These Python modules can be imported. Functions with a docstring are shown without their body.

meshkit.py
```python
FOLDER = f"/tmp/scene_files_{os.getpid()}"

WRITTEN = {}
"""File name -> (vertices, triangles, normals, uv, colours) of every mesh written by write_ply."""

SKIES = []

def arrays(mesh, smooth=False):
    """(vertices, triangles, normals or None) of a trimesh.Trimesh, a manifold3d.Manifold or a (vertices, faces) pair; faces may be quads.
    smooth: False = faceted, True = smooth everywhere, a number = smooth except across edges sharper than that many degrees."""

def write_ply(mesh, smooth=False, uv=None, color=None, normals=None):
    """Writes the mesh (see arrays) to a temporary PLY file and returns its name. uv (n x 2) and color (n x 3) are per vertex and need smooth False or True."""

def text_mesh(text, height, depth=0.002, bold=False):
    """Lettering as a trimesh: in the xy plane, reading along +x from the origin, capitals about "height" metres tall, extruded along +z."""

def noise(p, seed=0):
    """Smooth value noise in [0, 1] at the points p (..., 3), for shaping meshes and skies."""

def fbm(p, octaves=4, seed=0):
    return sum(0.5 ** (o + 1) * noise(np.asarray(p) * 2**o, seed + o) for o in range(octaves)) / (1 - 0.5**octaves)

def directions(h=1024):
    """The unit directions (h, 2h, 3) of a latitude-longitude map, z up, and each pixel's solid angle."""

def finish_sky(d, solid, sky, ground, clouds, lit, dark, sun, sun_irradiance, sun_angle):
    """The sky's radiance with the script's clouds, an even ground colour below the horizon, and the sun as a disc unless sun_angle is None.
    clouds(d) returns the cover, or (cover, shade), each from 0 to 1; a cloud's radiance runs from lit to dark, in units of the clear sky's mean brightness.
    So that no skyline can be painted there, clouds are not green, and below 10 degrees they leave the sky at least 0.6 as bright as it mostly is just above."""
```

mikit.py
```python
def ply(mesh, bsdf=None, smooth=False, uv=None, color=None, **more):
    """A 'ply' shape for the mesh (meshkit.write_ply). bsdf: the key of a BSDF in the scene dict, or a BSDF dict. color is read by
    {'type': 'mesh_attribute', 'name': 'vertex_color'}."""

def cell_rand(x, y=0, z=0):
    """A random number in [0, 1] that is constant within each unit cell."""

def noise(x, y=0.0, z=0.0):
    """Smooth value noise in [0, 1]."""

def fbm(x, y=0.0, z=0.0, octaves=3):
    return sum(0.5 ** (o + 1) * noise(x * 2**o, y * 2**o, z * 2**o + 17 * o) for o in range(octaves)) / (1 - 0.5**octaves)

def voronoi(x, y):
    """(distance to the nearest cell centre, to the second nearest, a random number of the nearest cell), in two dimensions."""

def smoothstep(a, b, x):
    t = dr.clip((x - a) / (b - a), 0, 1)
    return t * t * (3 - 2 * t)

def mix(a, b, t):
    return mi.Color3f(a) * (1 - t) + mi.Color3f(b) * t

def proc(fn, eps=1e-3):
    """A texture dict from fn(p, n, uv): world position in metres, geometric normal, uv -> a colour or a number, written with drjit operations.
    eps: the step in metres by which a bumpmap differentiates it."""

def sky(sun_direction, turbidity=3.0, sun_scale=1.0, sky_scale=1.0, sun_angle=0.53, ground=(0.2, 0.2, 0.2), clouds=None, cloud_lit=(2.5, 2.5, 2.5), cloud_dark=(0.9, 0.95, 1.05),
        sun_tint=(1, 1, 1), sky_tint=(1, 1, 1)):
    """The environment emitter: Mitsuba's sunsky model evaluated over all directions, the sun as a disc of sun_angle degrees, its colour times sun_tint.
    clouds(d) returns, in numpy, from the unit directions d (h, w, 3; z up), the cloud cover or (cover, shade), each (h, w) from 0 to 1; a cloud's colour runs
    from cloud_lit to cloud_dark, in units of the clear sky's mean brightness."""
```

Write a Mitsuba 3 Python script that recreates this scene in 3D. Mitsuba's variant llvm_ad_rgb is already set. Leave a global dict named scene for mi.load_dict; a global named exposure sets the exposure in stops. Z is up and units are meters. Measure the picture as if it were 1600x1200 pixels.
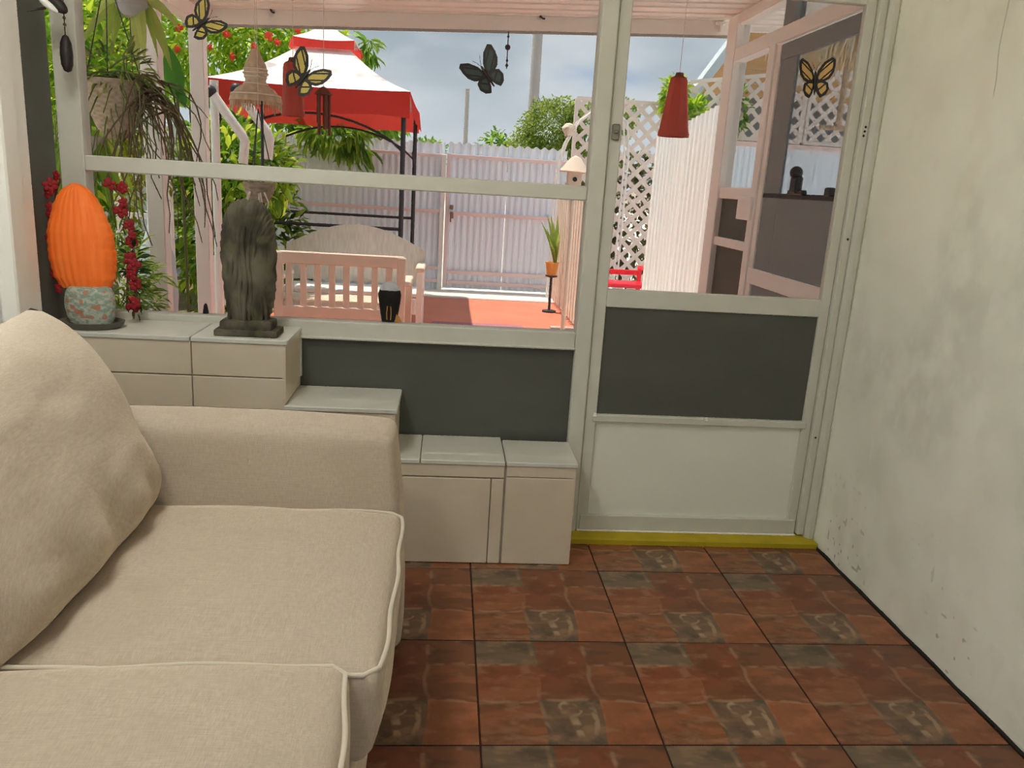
import math, random
import numpy as np
import trimesh
import drjit as dr
import mitsuba as mi
import mikit, meshkit
from mikit import proc, noise, fbm, voronoi, smoothstep, mix, cell_rand
from shapely.geometry import Polygon, LineString, Point, box as sbox
from shapely import affinity
from shapely.ops import unary_union

T = mi.ScalarTransform4f
# ---------------------------------------------------------------- camera, sky, sun, exposure
CAM = np.array([0.0, 0.0, 1.32])
FWD, UP = np.array([0.0888, 0.9661, -0.2423]), np.array([-0.0395, 0.2464, 0.9683])
scene, labels = {}, {}
scene['camera'] = {'type': 'perspective', 'fov': 65.447, 'fov_axis': 'x', 'near_clip': 0.02,
                   'to_world': T().look_at(origin=CAM.tolist(), target=(CAM + FWD).tolist(), up=UP.tolist())}


def clouds(d):
    z = np.maximum(d[..., 2], 0.03)
    p = np.stack([d[..., 0] / (z + 0.25), d[..., 1] / (z + 0.25), z * 0.6], -1)
    a = meshkit.fbm(p * 1.9 + 3.1, 5, seed=4)
    b = meshkit.fbm(p * 3.4 + 8.7, 4, seed=9)
    cover = np.clip((a - 0.12) / 0.22, 0, 1)
    shade = np.clip((b - 0.36) / 0.36, 0, 1)
    return cover * 0.96, shade * np.clip(z * 4.5, .25, 1)


scene['sky'] = mikit.sky(sun_direction=[-0.30, 0.14, 0.945], turbidity=3.0, sun_scale=1.4, sky_scale=1.0, ground=(0.42, 0.38, 0.33),
                         clouds=clouds, cloud_lit=(2.45, 2.66, 2.74), cloud_dark=(1.22, 1.50, 1.66), sky_tint=(1, 1, 1))
exposure = 1.53
FILL_LAMP = 15.0  # radiance of the ceiling domes added to brighten the interior
rng = np.random.default_rng(7)
random.seed(7)


# ---------------------------------------------------------------- helpers
def key_for(name):
    k, n = name, 0
    while k in scene or any(o.startswith(k + '__') for o in scene):
        n += 1
        k = f'{name}_{n:03d}'
    return k


_used = {}


def numbered(name):
    n = _used.get(name, 0)
    _used[name] = n + 1
    return name if n == 0 else f'{name}_{n:03d}'


def thing(name, label=None, cat=None, group=None, kind=None):
    k = numbered(name)
    e = {}
    if label: e['label'] = label
    if cat: e['category'] = cat
    if group: e['group'] = group
    if kind: e['kind'] = kind
    labels[k] = e
    return k


def part(parent, name, mesh, bsdf, smooth=False, label=None, kind=None, color=None, shape=None):
    k = numbered(f'{parent}__{name}')
    scene[k] = shape if shape is not None else mikit.ply(mesh, bsdf, smooth=smooth, color=color)
    if label or kind:
        labels[k] = {**({'label': label} if label else {}), **({'kind': kind} if kind else {})}
    return k


def solo(k, mesh, bsdf, smooth=False, color=None):
    scene[k] = mikit.ply(mesh, bsdf, smooth=smooth, color=color)
    return k


def cat(ms):
    return trimesh.util.concatenate(ms)


def box(x0, x1, y0, y1, z0, z1, c=0.003):
    x0, x1 = min(x0, x1), max(x0, x1)
    y0, y1 = min(y0, y1), max(y0, y1)
    z0, z1 = min(z0, z1), max(z0, z1)
    c = min(c, (x1 - x0) * .4, (y1 - y0) * .4, (z1 - z0) * .4)
    if c <= 0:
        return trimesh.creation.box(bounds=[[x0, y0, z0], [x1, y1, z1]])
    lo, hi = np.array([x0, y0, z0]), np.array([x1, y1, z1])
    pts = []
    for s in np.ndindex(2, 2, 2):
        p = np.where(np.array(s) == 1, hi, lo)
        inn = np.where(np.array(s) == 1, -c, c)
        for k in range(3):
            q = p + inn
            q[k] = p[k]
            pts.append(q)
    return trimesh.convex.convex_hull(np.array(pts))


def moved(m, x=0, y=0, z=0, rx=0, ry=0, rz=0, s=None):
    m = m.copy()
    if s is not None: m.apply_scale(s)
    for a, ax in ((rx, [1, 0, 0]), (ry, [0, 1, 0]), (rz, [0, 0, 1])):
        if a: m.apply_transform(trimesh.transformations.rotation_matrix(math.radians(a), ax))
    m.apply_translation([x, y, z])
    return m


def tube(points, r, n=8, closed=False, cap=True):
    p = np.asarray(points, float)
    N = len(p)
    r = np.broadcast_to(np.asarray(r, float), (N,))
    t = (np.roll(p, -1, 0) - np.roll(p, 1, 0)) if closed else np.gradient(p, axis=0)
    t /= np.linalg.norm(t, axis=1, keepdims=True) + 1e-12
    a = np.cross(t[0], [0, 0, 1] if abs(t[0][2]) < .9 else [1, 0, 0])
    A = []
    for k in range(N):
        a = a - t[k] * (a @ t[k])
        a /= np.linalg.norm(a) + 1e-12
        A.append(a)
    A = np.array(A)
    B = np.cross(t, A)
    ang = np.arange(n) * 2 * np.pi / n
    v = p[:, None] + r[:, None, None] * (np.cos(ang)[None, :, None] * A[:, None] + np.sin(ang)[None, :, None] * B[:, None])
    f = []
    for i in range(N if closed else N - 1):
        i2 = (i + 1) % N
        for j in range(n):
            j2 = (j + 1) % n
            f += [[i * n + j, i2 * n + j2, i * n + j2], [i * n + j, i2 * n + j, i2 * n + j2]]
    v = v.reshape(-1, 3)
    if cap and not closed:
        v = np.vstack([v, p[0], p[-1]])
        c0, c1 = len(v) - 2, len(v) - 1
        for j in range(n):
            j2 = (j + 1) % n
            f += [[c0, j, j2], [c1, (N - 1) * n + j2, (N - 1) * n + j]]
    m = trimesh.Trimesh(v, np.array(f), process=False)
    m.fix_normals()
    return m


def rod(a, b, r, n=10):
    return tube([a, b], r, n)


def lathe(profile, n=32):
    """profile [(r, z)...] around z."""
    pr = np.array(profile, float)
    ang = np.arange(n) * 2 * np.pi / n
    v = np.stack([pr[:, None, 0] * np.cos(ang), pr[:, None, 0] * np.sin(ang), np.broadcast_to(pr[:, None, 1], (len(pr), n))], -1).reshape(-1, 3)
    f = []
    for i in range(len(pr) - 1):
        for j in range(n):
            j2 = (j + 1) % n
            f += [[i * n + j, i * n + j2, (i + 1) * n + j2], [i * n + j, (i + 1) * n + j2, (i + 1) * n + j]]
    m = trimesh.Trimesh(v, np.array(f), process=False)
    m.merge_vertices()
    m.update_faces(m.nondegenerate_faces())
    m.fix_normals()
    return m


def extrude_xz(poly, y0, y1):
    """a shapely polygon drawn in x (across) and z (up), thickness along y."""
    geoms = getattr(poly, 'geoms', [poly])
    m = cat([trimesh.creation.extrude_polygon(g, y1 - y0, engine='earcut') for g in geoms])
    v = m.vertices.copy()
    m.vertices = np.stack([v[:, 0], y1 - v[:, 2], v[:, 1]], -1)
    m.fix_normals()
    return m


def bar(a, b, w, d, up=(0, 1, 0)):
    """a straight batten from a to b, w wide across, d thick along `up`."""
    a, b = np.array(a, float), np.array(b, float)
    t = b - a
    L = np.linalg.norm(t)
    t /= L
    u = np.array(up, float)
    u = u - t * (u @ t)
    u /= np.linalg.norm(u)
    s = np.cross(t, u)
    c = []
    for e in (a, b):
        for i, j in ((-1, -1), (1, -1), (1, 1), (-1, 1)):
            c.append(e + s * i * w / 2 + u * j * d / 2)
    m = trimesh.convex.convex_hull(np.array(c))
    return m


def grid_box(lx, ly, lz, n):
    """closed box surface with about n points per metre, centred."""
    cnt = [max(3, int(round(v * n))) for v in (lx, ly, lz)]
    V, F, off = [], [], 0
    h = np.array([lx, ly, lz]) / 2
    for ax in range(3):
        a, b = (ax + 1) % 3, (ax + 2) % 3
        for s in (-1, 1):
            U, W = np.meshgrid(np.linspace(-1, 1, cnt[a] + 1), np.linspace(-1, 1, cnt[b] + 1), indexing='ij')
            p = np.zeros(U.shape + (3,))
            p[..., ax], p[..., a], p[..., b] = s * h[ax], U * h[a], W * h[b]
            i, j = np.meshgrid(np.arange(cnt[a]), np.arange(cnt[b]), indexing='ij')
            w = cnt[b] + 1
            q = np.stack([i * w + j, (i + 1) * w + j, (i + 1) * w + j + 1, i * w + j + 1], -1).reshape(-1, 4)
            if s < 0: q = q[:, ::-1]
            F.append(np.vstack([q[:, [0, 1, 2]], q[:, [0, 2, 3]]]) + off)
            V.append(p.reshape(-1, 3))
            off += p.size // 3
    m = trimesh.Trimesh(np.vstack(V), np.vstack(F), process=False)
    m.merge_vertices(digits_vertex=6)
    return m


def softbox(lx, ly, lz, r, n=40, crown=(0, 0, 0), lump=0.0, seed=0):
    """upholstered block: rounded edges of radius r, faces puffed out by crown (x, y, z)."""
    m = grid_box(lx, ly, lz, n)
    p = m.vertices.copy()
    h = np.array([lx, ly, lz]) / 2
    u = p / h
    q = np.clip(p, -(h - r), h - r)
    d = p - q
    L = np.linalg.norm(d, axis=1, keepdims=True)
    p = np.where(L > 1e-9, q + d / np.maximum(L, 1e-9) * r, p)
    for ax in range(3):
        a, b = (ax + 1) % 3, (ax + 2) % 3
        w = (1 - u[:, a] ** 4) * (1 - u[:, b] ** 4)
        p[:, ax] += crown[ax] * np.clip(u[:, ax], -1, 1) * w
    if lump:
        nrm = u / (np.linalg.norm(u, axis=1, keepdims=True) + 1e-9)
        p += nrm * ((meshkit.fbm(p * 7 + seed * 13.7, 3, seed=seed) - 0.5) * 2 * lump)[:, None]
    m.vertices = p
    return m


LEAF = np.array([[0, 0, 0], [0.34, 0.32, 0.05], [0.40, 0.0, -0.04], [0.34, -0.32, 0.05], [0.75, 0.24, -0.02], [0.78, 0, -0.10], [0.75, -0.24, -0.02], [1, 0, -0.2]])
LEAFF = np.array([[0, 2, 1], [0, 3, 2], [1, 2, 5], [1, 5, 4], [2, 3, 6], [2, 6, 5], [4, 5, 7], [5, 6, 7]])


def leaves(pos, dirs, size, width=0.4, tones=((.2, .4, .05),), rg=rng, droop=0.0):
    """many small leaves as one mesh, with a colour for each leaf."""
    n = len(pos)
    d = np.array(dirs, float)
    d[:, 2] -= droop
    d /= np.linalg.norm(d, axis=1, keepdims=True) + 1e-9
    up = rg.normal(0, .45, (n, 3)) + [0, 0, 1]
    s = np.cross(up, d)
    s /= np.linalg.norm(s, axis=1, keepdims=True) + 1e-9
    u = np.cross(d, s)
    size = np.broadcast_to(size, (n,)) * rg.uniform(.65, 1.25, n)
    L = LEAF * [1, width / .32 * .5, 1]
    v = pos[:, None] + size[:, None, None] * (L[None, :, 0:1] * d[:, None] + L[None, :, 1:2] * s[:, None] + L[None, :, 2:3] * u[:, None])
    f = (LEAFF[None] + (np.arange(n) * len(L))[:, None, None]).reshape(-1, 3)
    tones = np.array(tones)
    c = tones[rg.integers(0, len(tones), n)] * rg.uniform(.75, 1.25, (n, 1))
    return trimesh.Trimesh(v.reshape(-1, 3), f, process=False), np.clip(np.repeat(c, len(L), 0), 0, 1)


def cloud_points(n, centre, radii, rg=rng, shell=.35, lobes=0, seed=1):
    d = rg.normal(0, 1, (n, 3))
    d /= np.linalg.norm(d, axis=1, keepdims=True)
    r = rg.uniform(shell, 1, n) ** .6
    if lobes:
        r = r * (.62 + .6 * meshkit.fbm(d * lobes + seed * 7.3, 3, seed=seed))
    return np.array(centre) + d * np.array(radii) * r[:, None], d


# ---------------------------------------------------------------- materials
def prin(name, col, rough=0.6, spec=0.3, two=True, metallic=0.0, bump=None, bscale=None, **kw):
    b = {'type': 'principled', 'base_color': {'type': 'rgb', 'value': list(col)} if isinstance(col, (tuple, list)) else col,
         'roughness': rough, 'specular': spec, 'metallic': metallic, **kw}
    if bump is not None:
        b = {'type': 'bumpmap', 'arbitrary': bump, 'scale': bscale, 'bsdf': b}
    scene[name] = {'type': 'twosided', 'bsdf': b} if two else b
    return name


def wall_fn(p, n, uv):
    a = fbm(p.x * 3, p.y * 2.2, p.z * 2.2, octaves=4)
    b = fbm(p.x * 9 + 5, p.y * 7, p.z * 5, octaves=3)
    c = mix((0.75, 0.765, 0.645), (0.85, 0.86, 0.745), smoothstep(0.3, 0.7, a))
    c = mix(c, (0.79, 0.75, 0.62), smoothstep(0.55, 0.8, b) * .5)
    # grey mildew smudges
    st = smoothstep(0.44, 0.78, fbm(p.y * 3.1 + 9, p.z * 2.6 + 2, p.x * 2, octaves=4)) * smoothstep(0.25, 0.75, fbm(p.y * 17, p.z * 13, 3.0, octaves=3))
    c = mix(c, (0.46, 0.46, 0.40), st * .26)
    cy = p.y - 2.245 - .02 * noise(p.z * 9, 1.0, 0.0)
    c = mix(c, (0.30, 0.28, 0.21), smoothstep(.0045, .001, dr.abs(cy)) * smoothstep(1.0, 1.35, p.z) * smoothstep(.3, .55, noise(p.z * 7, 5.0, 2.0)) * .45)
    sp = smoothstep(0.80, 0.88, noise(p.y * 55, p.z * 55, p.x * 55)) * smoothstep(0.5, 0.7, noise(p.y * 6 + 3, p.z * 6, 1.0))
    c = mix(c, (0.16, 0.16, 0.14), sp * .5 * smoothstep(.5, .0, p.z))
    return mix(c, (0.82, 0.80, 0.72), smoothstep(0.82, 0.9, noise(p.y * 26 + 8, p.z * 11, 4.0)) * .5)


def wall_bump(p, n, uv):
    return fbm(p.y * 8, p.z * 5, p.x * 8, octaves=4) + .35 * smoothstep(.55, .62, fbm(p.y * 2.2 + 4, p.z * 1.7, 2.0, octaves=3)) + .12 * noise(p.y * 60, p.z * 45, 0.0)


prin('m_wall', proc(wall_fn), .75, .25, bump=proc(wall_bump, eps=3e-3), bscale=.012)

TX0, TY0, TS = 0.130, 1.657, 0.456


def tile_fn(p, n, uv):
    u = (p.x - TX0) / TS
    v = (p.y - TY0) / TS
    tid = cell_rand(dr.floor(u), dr.floor(v), 5)
    u, v = u - dr.floor(u), v - dr.floor(v)
    u = u + .05 * (fbm(u * 5 + 2, v * 5, 3.0, octaves=2) - .5)
    v = v + .06 * (fbm(u * 5 + 9, v * 5, 7.0, octaves=2) - .5)
    n1 = fbm(u * 7, v * 7, 1.0, octaves=4)
    n2 = fbm(u * 3 + 11, v * 16, 2.0, octaves=3)
    red, org, brn, gry = (0.215, 0.062, 0.028), (0.27, 0.095, 0.040), (0.185, 0.070, 0.032), (0.17, 0.115, 0.070)
    cA = mix(gry, (0.11, 0.080, 0.050), smoothstep(.3, .8, n2))
    col = mix(org, (0.36, 0.12, 0.05), smoothstep(.45, .7, n1))                       # pale stone, lower right
    col = mix(col, mix(brn, org, smoothstep(.35, .65, n2)), mi.Float(dr.select(u < .36, 1.0, 0.0)))
    foss = dr.select((u > .36) & (u < .70), 1.0, 0.0)
    col = mix(col, mix((0.17, 0.10, 0.06), (0.095, 0.078, 0.052), smoothstep(.42, .6, n1)), mi.Float(foss))
    # the bone-like pale print in the middle stone
    bx = u - .52 - .16 * (.30 - v)
    ring = dr.abs(dr.sqrt(dr.square((u - .53) * 1.1) + dr.square((v - .30) * 1.0)) - .055)
    bone = dr.maximum(smoothstep(.030, .012, dr.abs(bx)) * smoothstep(.04, .08, v) * smoothstep(.31, .27, v), smoothstep(.026, .010, ring))
    bone = dr.maximum(bone, smoothstep(.022, .008, dr.abs(u - .655 + .5 * dr.square(v - .2))) * smoothstep(.05, .1, v) * smoothstep(.33, .27, v) * .8)
    col = mix(col, (0.42, 0.30, 0.19), bone * foss * .85 * smoothstep(.28, .6, fbm(u * 22, v * 22, 4.0, octaves=2)))
    mid = v > .37
    colm = mix(red, brn, smoothstep(.4, .7, n1))
    colm = mix(colm, mix(org, red, smoothstep(.35, .65, n2)), mi.Float(dr.select(u < .38, 1.0, 0.0)))
    colm = mix(colm, mix(brn, org, smoothstep(.4, .65, n2)), mi.Float(dr.select(u > .70, 1.0, 0.0)))
    col = mix(col, colm, mi.Float(dr.select(mid, 1.0, 0.0)))
    top = v > .72
    col = mix(col, cA, mi.Float(dr.select(top & (u < .40), 1.0, 0.0)))
    col = mix(col, mix(brn, (0.13, 0.06, 0.035), smoothstep(.4, .7, n2)), mi.Float(dr.select(top & (u > .70), 1.0, 0.0)))
    # pale mortar-like streaks between the printed stones
    e = dr.minimum(dr.minimum(dr.abs(u - .37), dr.abs(u - .70)), dr.minimum(dr.abs(v - .37), dr.select((u < .38) | (u > .7), dr.abs(v - .72), mi.Float(1))))
    col = mix(col, (0.36, 0.22, 0.13), smoothstep(.022, .002, e) * smoothstep(.45, .65, fbm(u * 9 + 4, v * 9, 8.0, octaves=2)) * .7)
    w = smoothstep(.50, .80, fbm(u * 10 + 30, v * 16 + tid * 0.6, 5.0, octaves=4))
    col = mix(col, (0.36, 0.20, 0.115), w * .45)
    col = mix(col, col * .62, smoothstep(.45, .75, fbm(u * 6 + 3, v * 9 + 40, 2.0, octaves=4)) * .6)
    return col * (0.78 + .16 * tid)


prin('m_tile', proc(tile_fn), .38, .42)
prin('m_grout', (0.045, 0.024, 0.016), .9, .1)


def fabric_fn(p, n, uv):
    w = noise(p.x * 60, p.y * 900, p.z * 900) * .5 + noise(p.x * 900 + 4, p.y * 90, p.z * 90) * .5
    a = fbm(p.x * 5, p.y * 5, p.z * 5, octaves=3)
    c = mix((0.37, 0.305, 0.235), (0.53, 0.455, 0.365), w)
    return mix(c, (0.37, 0.31, 0.23), smoothstep(.52, .75, a) * .25)


def fabric_bump(p, n, uv):
    return noise(p.x * 300, p.y * 600, p.z * 600)


prin('m_fabric', proc(fabric_fn), .95, .12, sheen=.25, bump=proc(fabric_bump, eps=8e-4), bscale=.0003)
prin('m_piping', (0.55, 0.49, 0.40), .95, .1)


def paint_fn(p, n, uv):
    a = fbm(p.x * 14, p.y * 14, p.z * 6, octaves=3)
    return mix((0.52, 0.515, 0.44), (0.58, 0.575, 0.50), a)


prin('m_frame', proc(paint_fn), .5, .4)
prin('m_frame_out', (0.80, 0.77, 0.74), .45, .4)
prin('m_frame_window_lit', (0.80, 0.79, 0.72), .5, .4)  # paler copy of the frame paint: window light on the left posts in its colour
prin('m_kick', (0.70, 0.715, 0.62), .5, .4)
prin('m_grey', proc(lambda p, n, uv: mix((0.068, 0.072, 0.058), (0.088, 0.092, 0.076), fbm(p.x * 6, p.y * 6, p.z * 9, octaves=3))), .55, .35)
prin('m_dark', (0.02, 0.02, 0.02), .5, .4)
prin('m_screw', (0.22, 0.21, 0.17), .4, .5, metallic=.6)
prin('m_caulk', (0.03, 0.028, 0.022), .9, .1)
scene['m_screen'] = {'type': 'thindielectric', 'specular_transmittance': {'type': 'rgb', 'value': [.93, .93, .94]}, 'specular_reflectance': {'type': 'rgb', 'value': [.012, .012, .012]}}


def ledge_fn(p, n, uv):
    a = fbm(p.x * 5, p.y * 5, p.z * 5, octaves=4)
    return mix((0.55, 0.47, 0.35), (0.64, 0.56, 0.44), a)


prin('m_ledge', proc(ledge_fn), .28, .5)
prin('m_ledge_top', proc(lambda p, n, uv: mix((0.50, 0.50, 0.44), (0.60, 0.59, 0.53), fbm(p.x * 7, p.y * 9, p.z * 7, octaves=3))), .3, .5)
prin('m_ledge_grout', (0.40, 0.37, 0.31), .9, .1)
prin('m_yellow', proc(lambda p, n, uv: mix((0.34, 0.26, 0.010), (0.48, 0.38, 0.016), fbm(p.x * 12, p.y * 12, p.z * 20, octaves=3))), .6, .3)
prin('m_ceiling', (0.82, 0.81, 0.78), .7, .2)


def stone_fn(p, n, uv):
    a = fbm(p.x * 18, p.y * 18, p.z * 9, octaves=4)
    c = mix((0.045, 0.040, 0.028), (0.135, 0.122, 0.09), smoothstep(.3, .72, a))
    return mix(c, (0.10, 0.10, 0.05), smoothstep(.55, .75, noise(p.x * 40, p.y * 40, p.z * 30)) * .5)


prin('m_stone', proc(stone_fn), .9, .15, bump=proc(lambda p, n, uv: fbm(p.x * 50, p.y * 50, p.z * 35, octaves=3)), bscale=.006)
prin('m_orange', proc(lambda p, n, uv: mix((0.93, 0.145, 0.015), (0.97, 0.24, 0.045), fbm(p.x * 45, p.y * 20, p.z * 6, octaves=3))), .6, .3)
prin('m_mosaic', proc(lambda p, n, uv: mix(mix((0.22, 0.30, 0.24), (0.42, 0.44, 0.36), smoothstep(.35, .65, fbm(p.x * 95, p.y * 95, p.z * 110, octaves=3))), (0.42, 0.14, 0.07), smoothstep(.62, .75, noise(p.x * 62 + 7, p.y * 62, p.z * 62)) * .8)), .5, .4)
prin('m_saucer', (0.10, 0.095, 0.075), .5, .4)
prin('m_redflower', (0.23, 0.010, 0.014), .6, .3)
prin('m_stem', (0.13, 0.095, 0.055), .8, .2)
prin('m_stem_green', (0.14, 0.17, 0.06), .7, .2)
scene['m_leaf'] = {'type': 'principledthin', 'base_color': {'type': 'mesh_attribute', 'name': 'vertex_color'}, 'roughness': .45, 'diff_trans': 1.2, 'spec_trans': 0.0}
prin('m_petal', (0.75, 0.07, 0.03), .6, .3)
# outdoors
prin('m_redfloor', proc(lambda p, n, uv: mix((0.50, 0.16, 0.105), (0.62, 0.23, 0.155), fbm(p.x * 1.6, p.y * 2.4, 0.0, octaves=4))), .6, .3)
prin('m_concrete', proc(lambda p, n, uv: mix((0.58, 0.58, 0.55), (0.70, 0.70, 0.66), fbm(p.x * 1.3, p.y * 1.3, 0.0, octaves=4))), .85, .2)
prin('m_soil', proc(lambda p, n, uv: mix((0.10, 0.08, 0.05), (0.20, 0.17, 0.10), fbm(p.x * 6, p.y * 6, 0.0, octaves=3))), .95, .1)
prin('m_dusky_purple', (0.34, 0.16, 0.20), .9, .1)
prin('m_fence', proc(lambda p, n, uv: mix((0.76, 0.86, 0.98), (0.81, 0.90, 0.99), fbm(p.x * 3, p.z * 2, 0.0, octaves=3))), .5, .3)
prin('m_fence_cap', (0.74, 0.83, 0.90), .5, .3)
prin('m_rail', (0.78, 0.66, 0.65), .5, .3)
prin('m_shed', (0.88, 0.92, 0.93), .45, .35)
prin('m_white', (0.82, 0.82, 0.80), .5, .35)
prin('m_latch', (0.25, 0.15, 0.11), .6, .4)
prin('m_lattice', (0.75, 0.67, 0.62), .6, .25)
prin('m_metal', (0.035, 0.035, 0.045), .45, .4)
scene['m_redcloth'] = {'type': 'principledthin', 'base_color': {'type': 'rgb', 'value': [.78, .085, .07]}, 'roughness': .8, 'diff_trans': 1.1, 'spec_trans': 0.0}
prin('m_whitecloth', proc(lambda p, n, uv: mix((0.80, 0.78, 0.77), (0.46, 0.43, 0.44), smoothstep(.56, .72, fbm(p.x * 3.3, p.y * 7, p.z * 4, octaves=3)) * .8)), .85, .15)
prin('m_bench', (0.64, 0.57, 0.48), .6, .3)
prin('m_wicker', proc(lambda p, n, uv: mix((0.54, 0.51, 0.46), (0.66, 0.63, 0.58), noise(p.x * 70, p.y * 70, p.z * 12))), .8, .2)
prin('m_bamboo', proc(lambda p, n, uv: mix((0.46, 0.34, 0.23), (0.62, 0.49, 0.35), noise(p.x * 60, p.y * 60, p.z * 25))), .7, .25)
prin('m_redpaint', (0.46, 0.07, 0.045), .5, .4)
prin('m_rust', (0.16, 0.055, 0.035), .7, .3)
prin('m_thatch', proc(lambda p, n, uv: mix((0.60, 0.50, 0.34), (0.88, 0.80, 0.62), noise(p.x * 40, p.y * 40, p.z * 8))), .9, .1)
prin('m_tan', proc(lambda p, n, uv: mix((0.62, 0.36, 0.16), (0.74, 0.47, 0.23), fbm(p.x * 3, p.y * 3, p.z * 14, octaves=3))), .6, .3)
prin('m_fascia', (0.50, 0.60, 0.66), .5, .3)
prin('m_post_grey', (0.36, 0.35, 0.34), .8, .2)
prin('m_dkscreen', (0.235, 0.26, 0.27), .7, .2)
prin('m_basket', proc(lambda p, n, uv: mix((0.25, 0.20, 0.14), (0.46, 0.39, 0.30), noise(p.x * 70, p.y * 70, p.z * 110))), .9, .1)
prin('m_black', (0.018, 0.014, 0.012), .5, .35)
prin('m_wing_yellow', (0.44, 0.34, 0.08), .5, .3)
prin('m_wing_orange', (0.55, 0.34, 0.12), .5, .3)
prin('m_wing_blue', (0.035, 0.05, 0.05), .5, .3)
prin('m_redplastic', (0.72, 0.02, 0.045), .35, .45)
prin('m_terracotta', (0.72, 0.36, 0.10), .7, .3)
prin('m_beige', (0.70, 0.61, 0.52), .7, .2)

# ---------------------------------------------------------------- floor with its tiles
FX0, FX1, FY0, FY1 = -1.30, 1.505, -0.95, 2.86
k = thing('floor', kind='structure')
solo('floor', box(FX0 - .1, FX1 + .1, FY0 - .1, FY1, -.10, -.004, 0), 'm_grout')
g = .0022
for i in range(-4, 4):
    for j in range(-6, 3):
        x0, x1 = TX0 + i * TS + g, TX0 + (i + 1) * TS - g
        y0, y1 = TY0 + j * TS + g, TY0 + (j + 1) * TS - g
        x0, x1, y0, y1 = max(x0, FX0), min(x1, FX1), max(y0, FY0), min(y1, 2.80)
        if x1 - x0 > .03 and y1 - y0 > .03:
            dz = rng.uniform(-.0008, .0008)
            part('floor', 'tile', box(x0, x1, y0, y1, -.0045, dz, .0025), 'm_tile')
# ---------------------------------------------------------------- walls, ceiling
ZC = 2.42
thing('wall_right', kind='structure')


def wall_grid():
    m = grid_box(.12, FY1 - FY0 + .02, ZC + .1, 14)
    p = m.vertices
    p[:, 0] += (meshkit.fbm(np.stack([p[:, 0] * 0, p[:, 1] * 2.0, p[:, 2] * 2.0], -1), 3, seed=3) - .5) * .010
    m.vertices = p
    return moved(m, FX1 + .062, (FY0 + FY1) / 2 - .03, ZC / 2 - .05)


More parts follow.
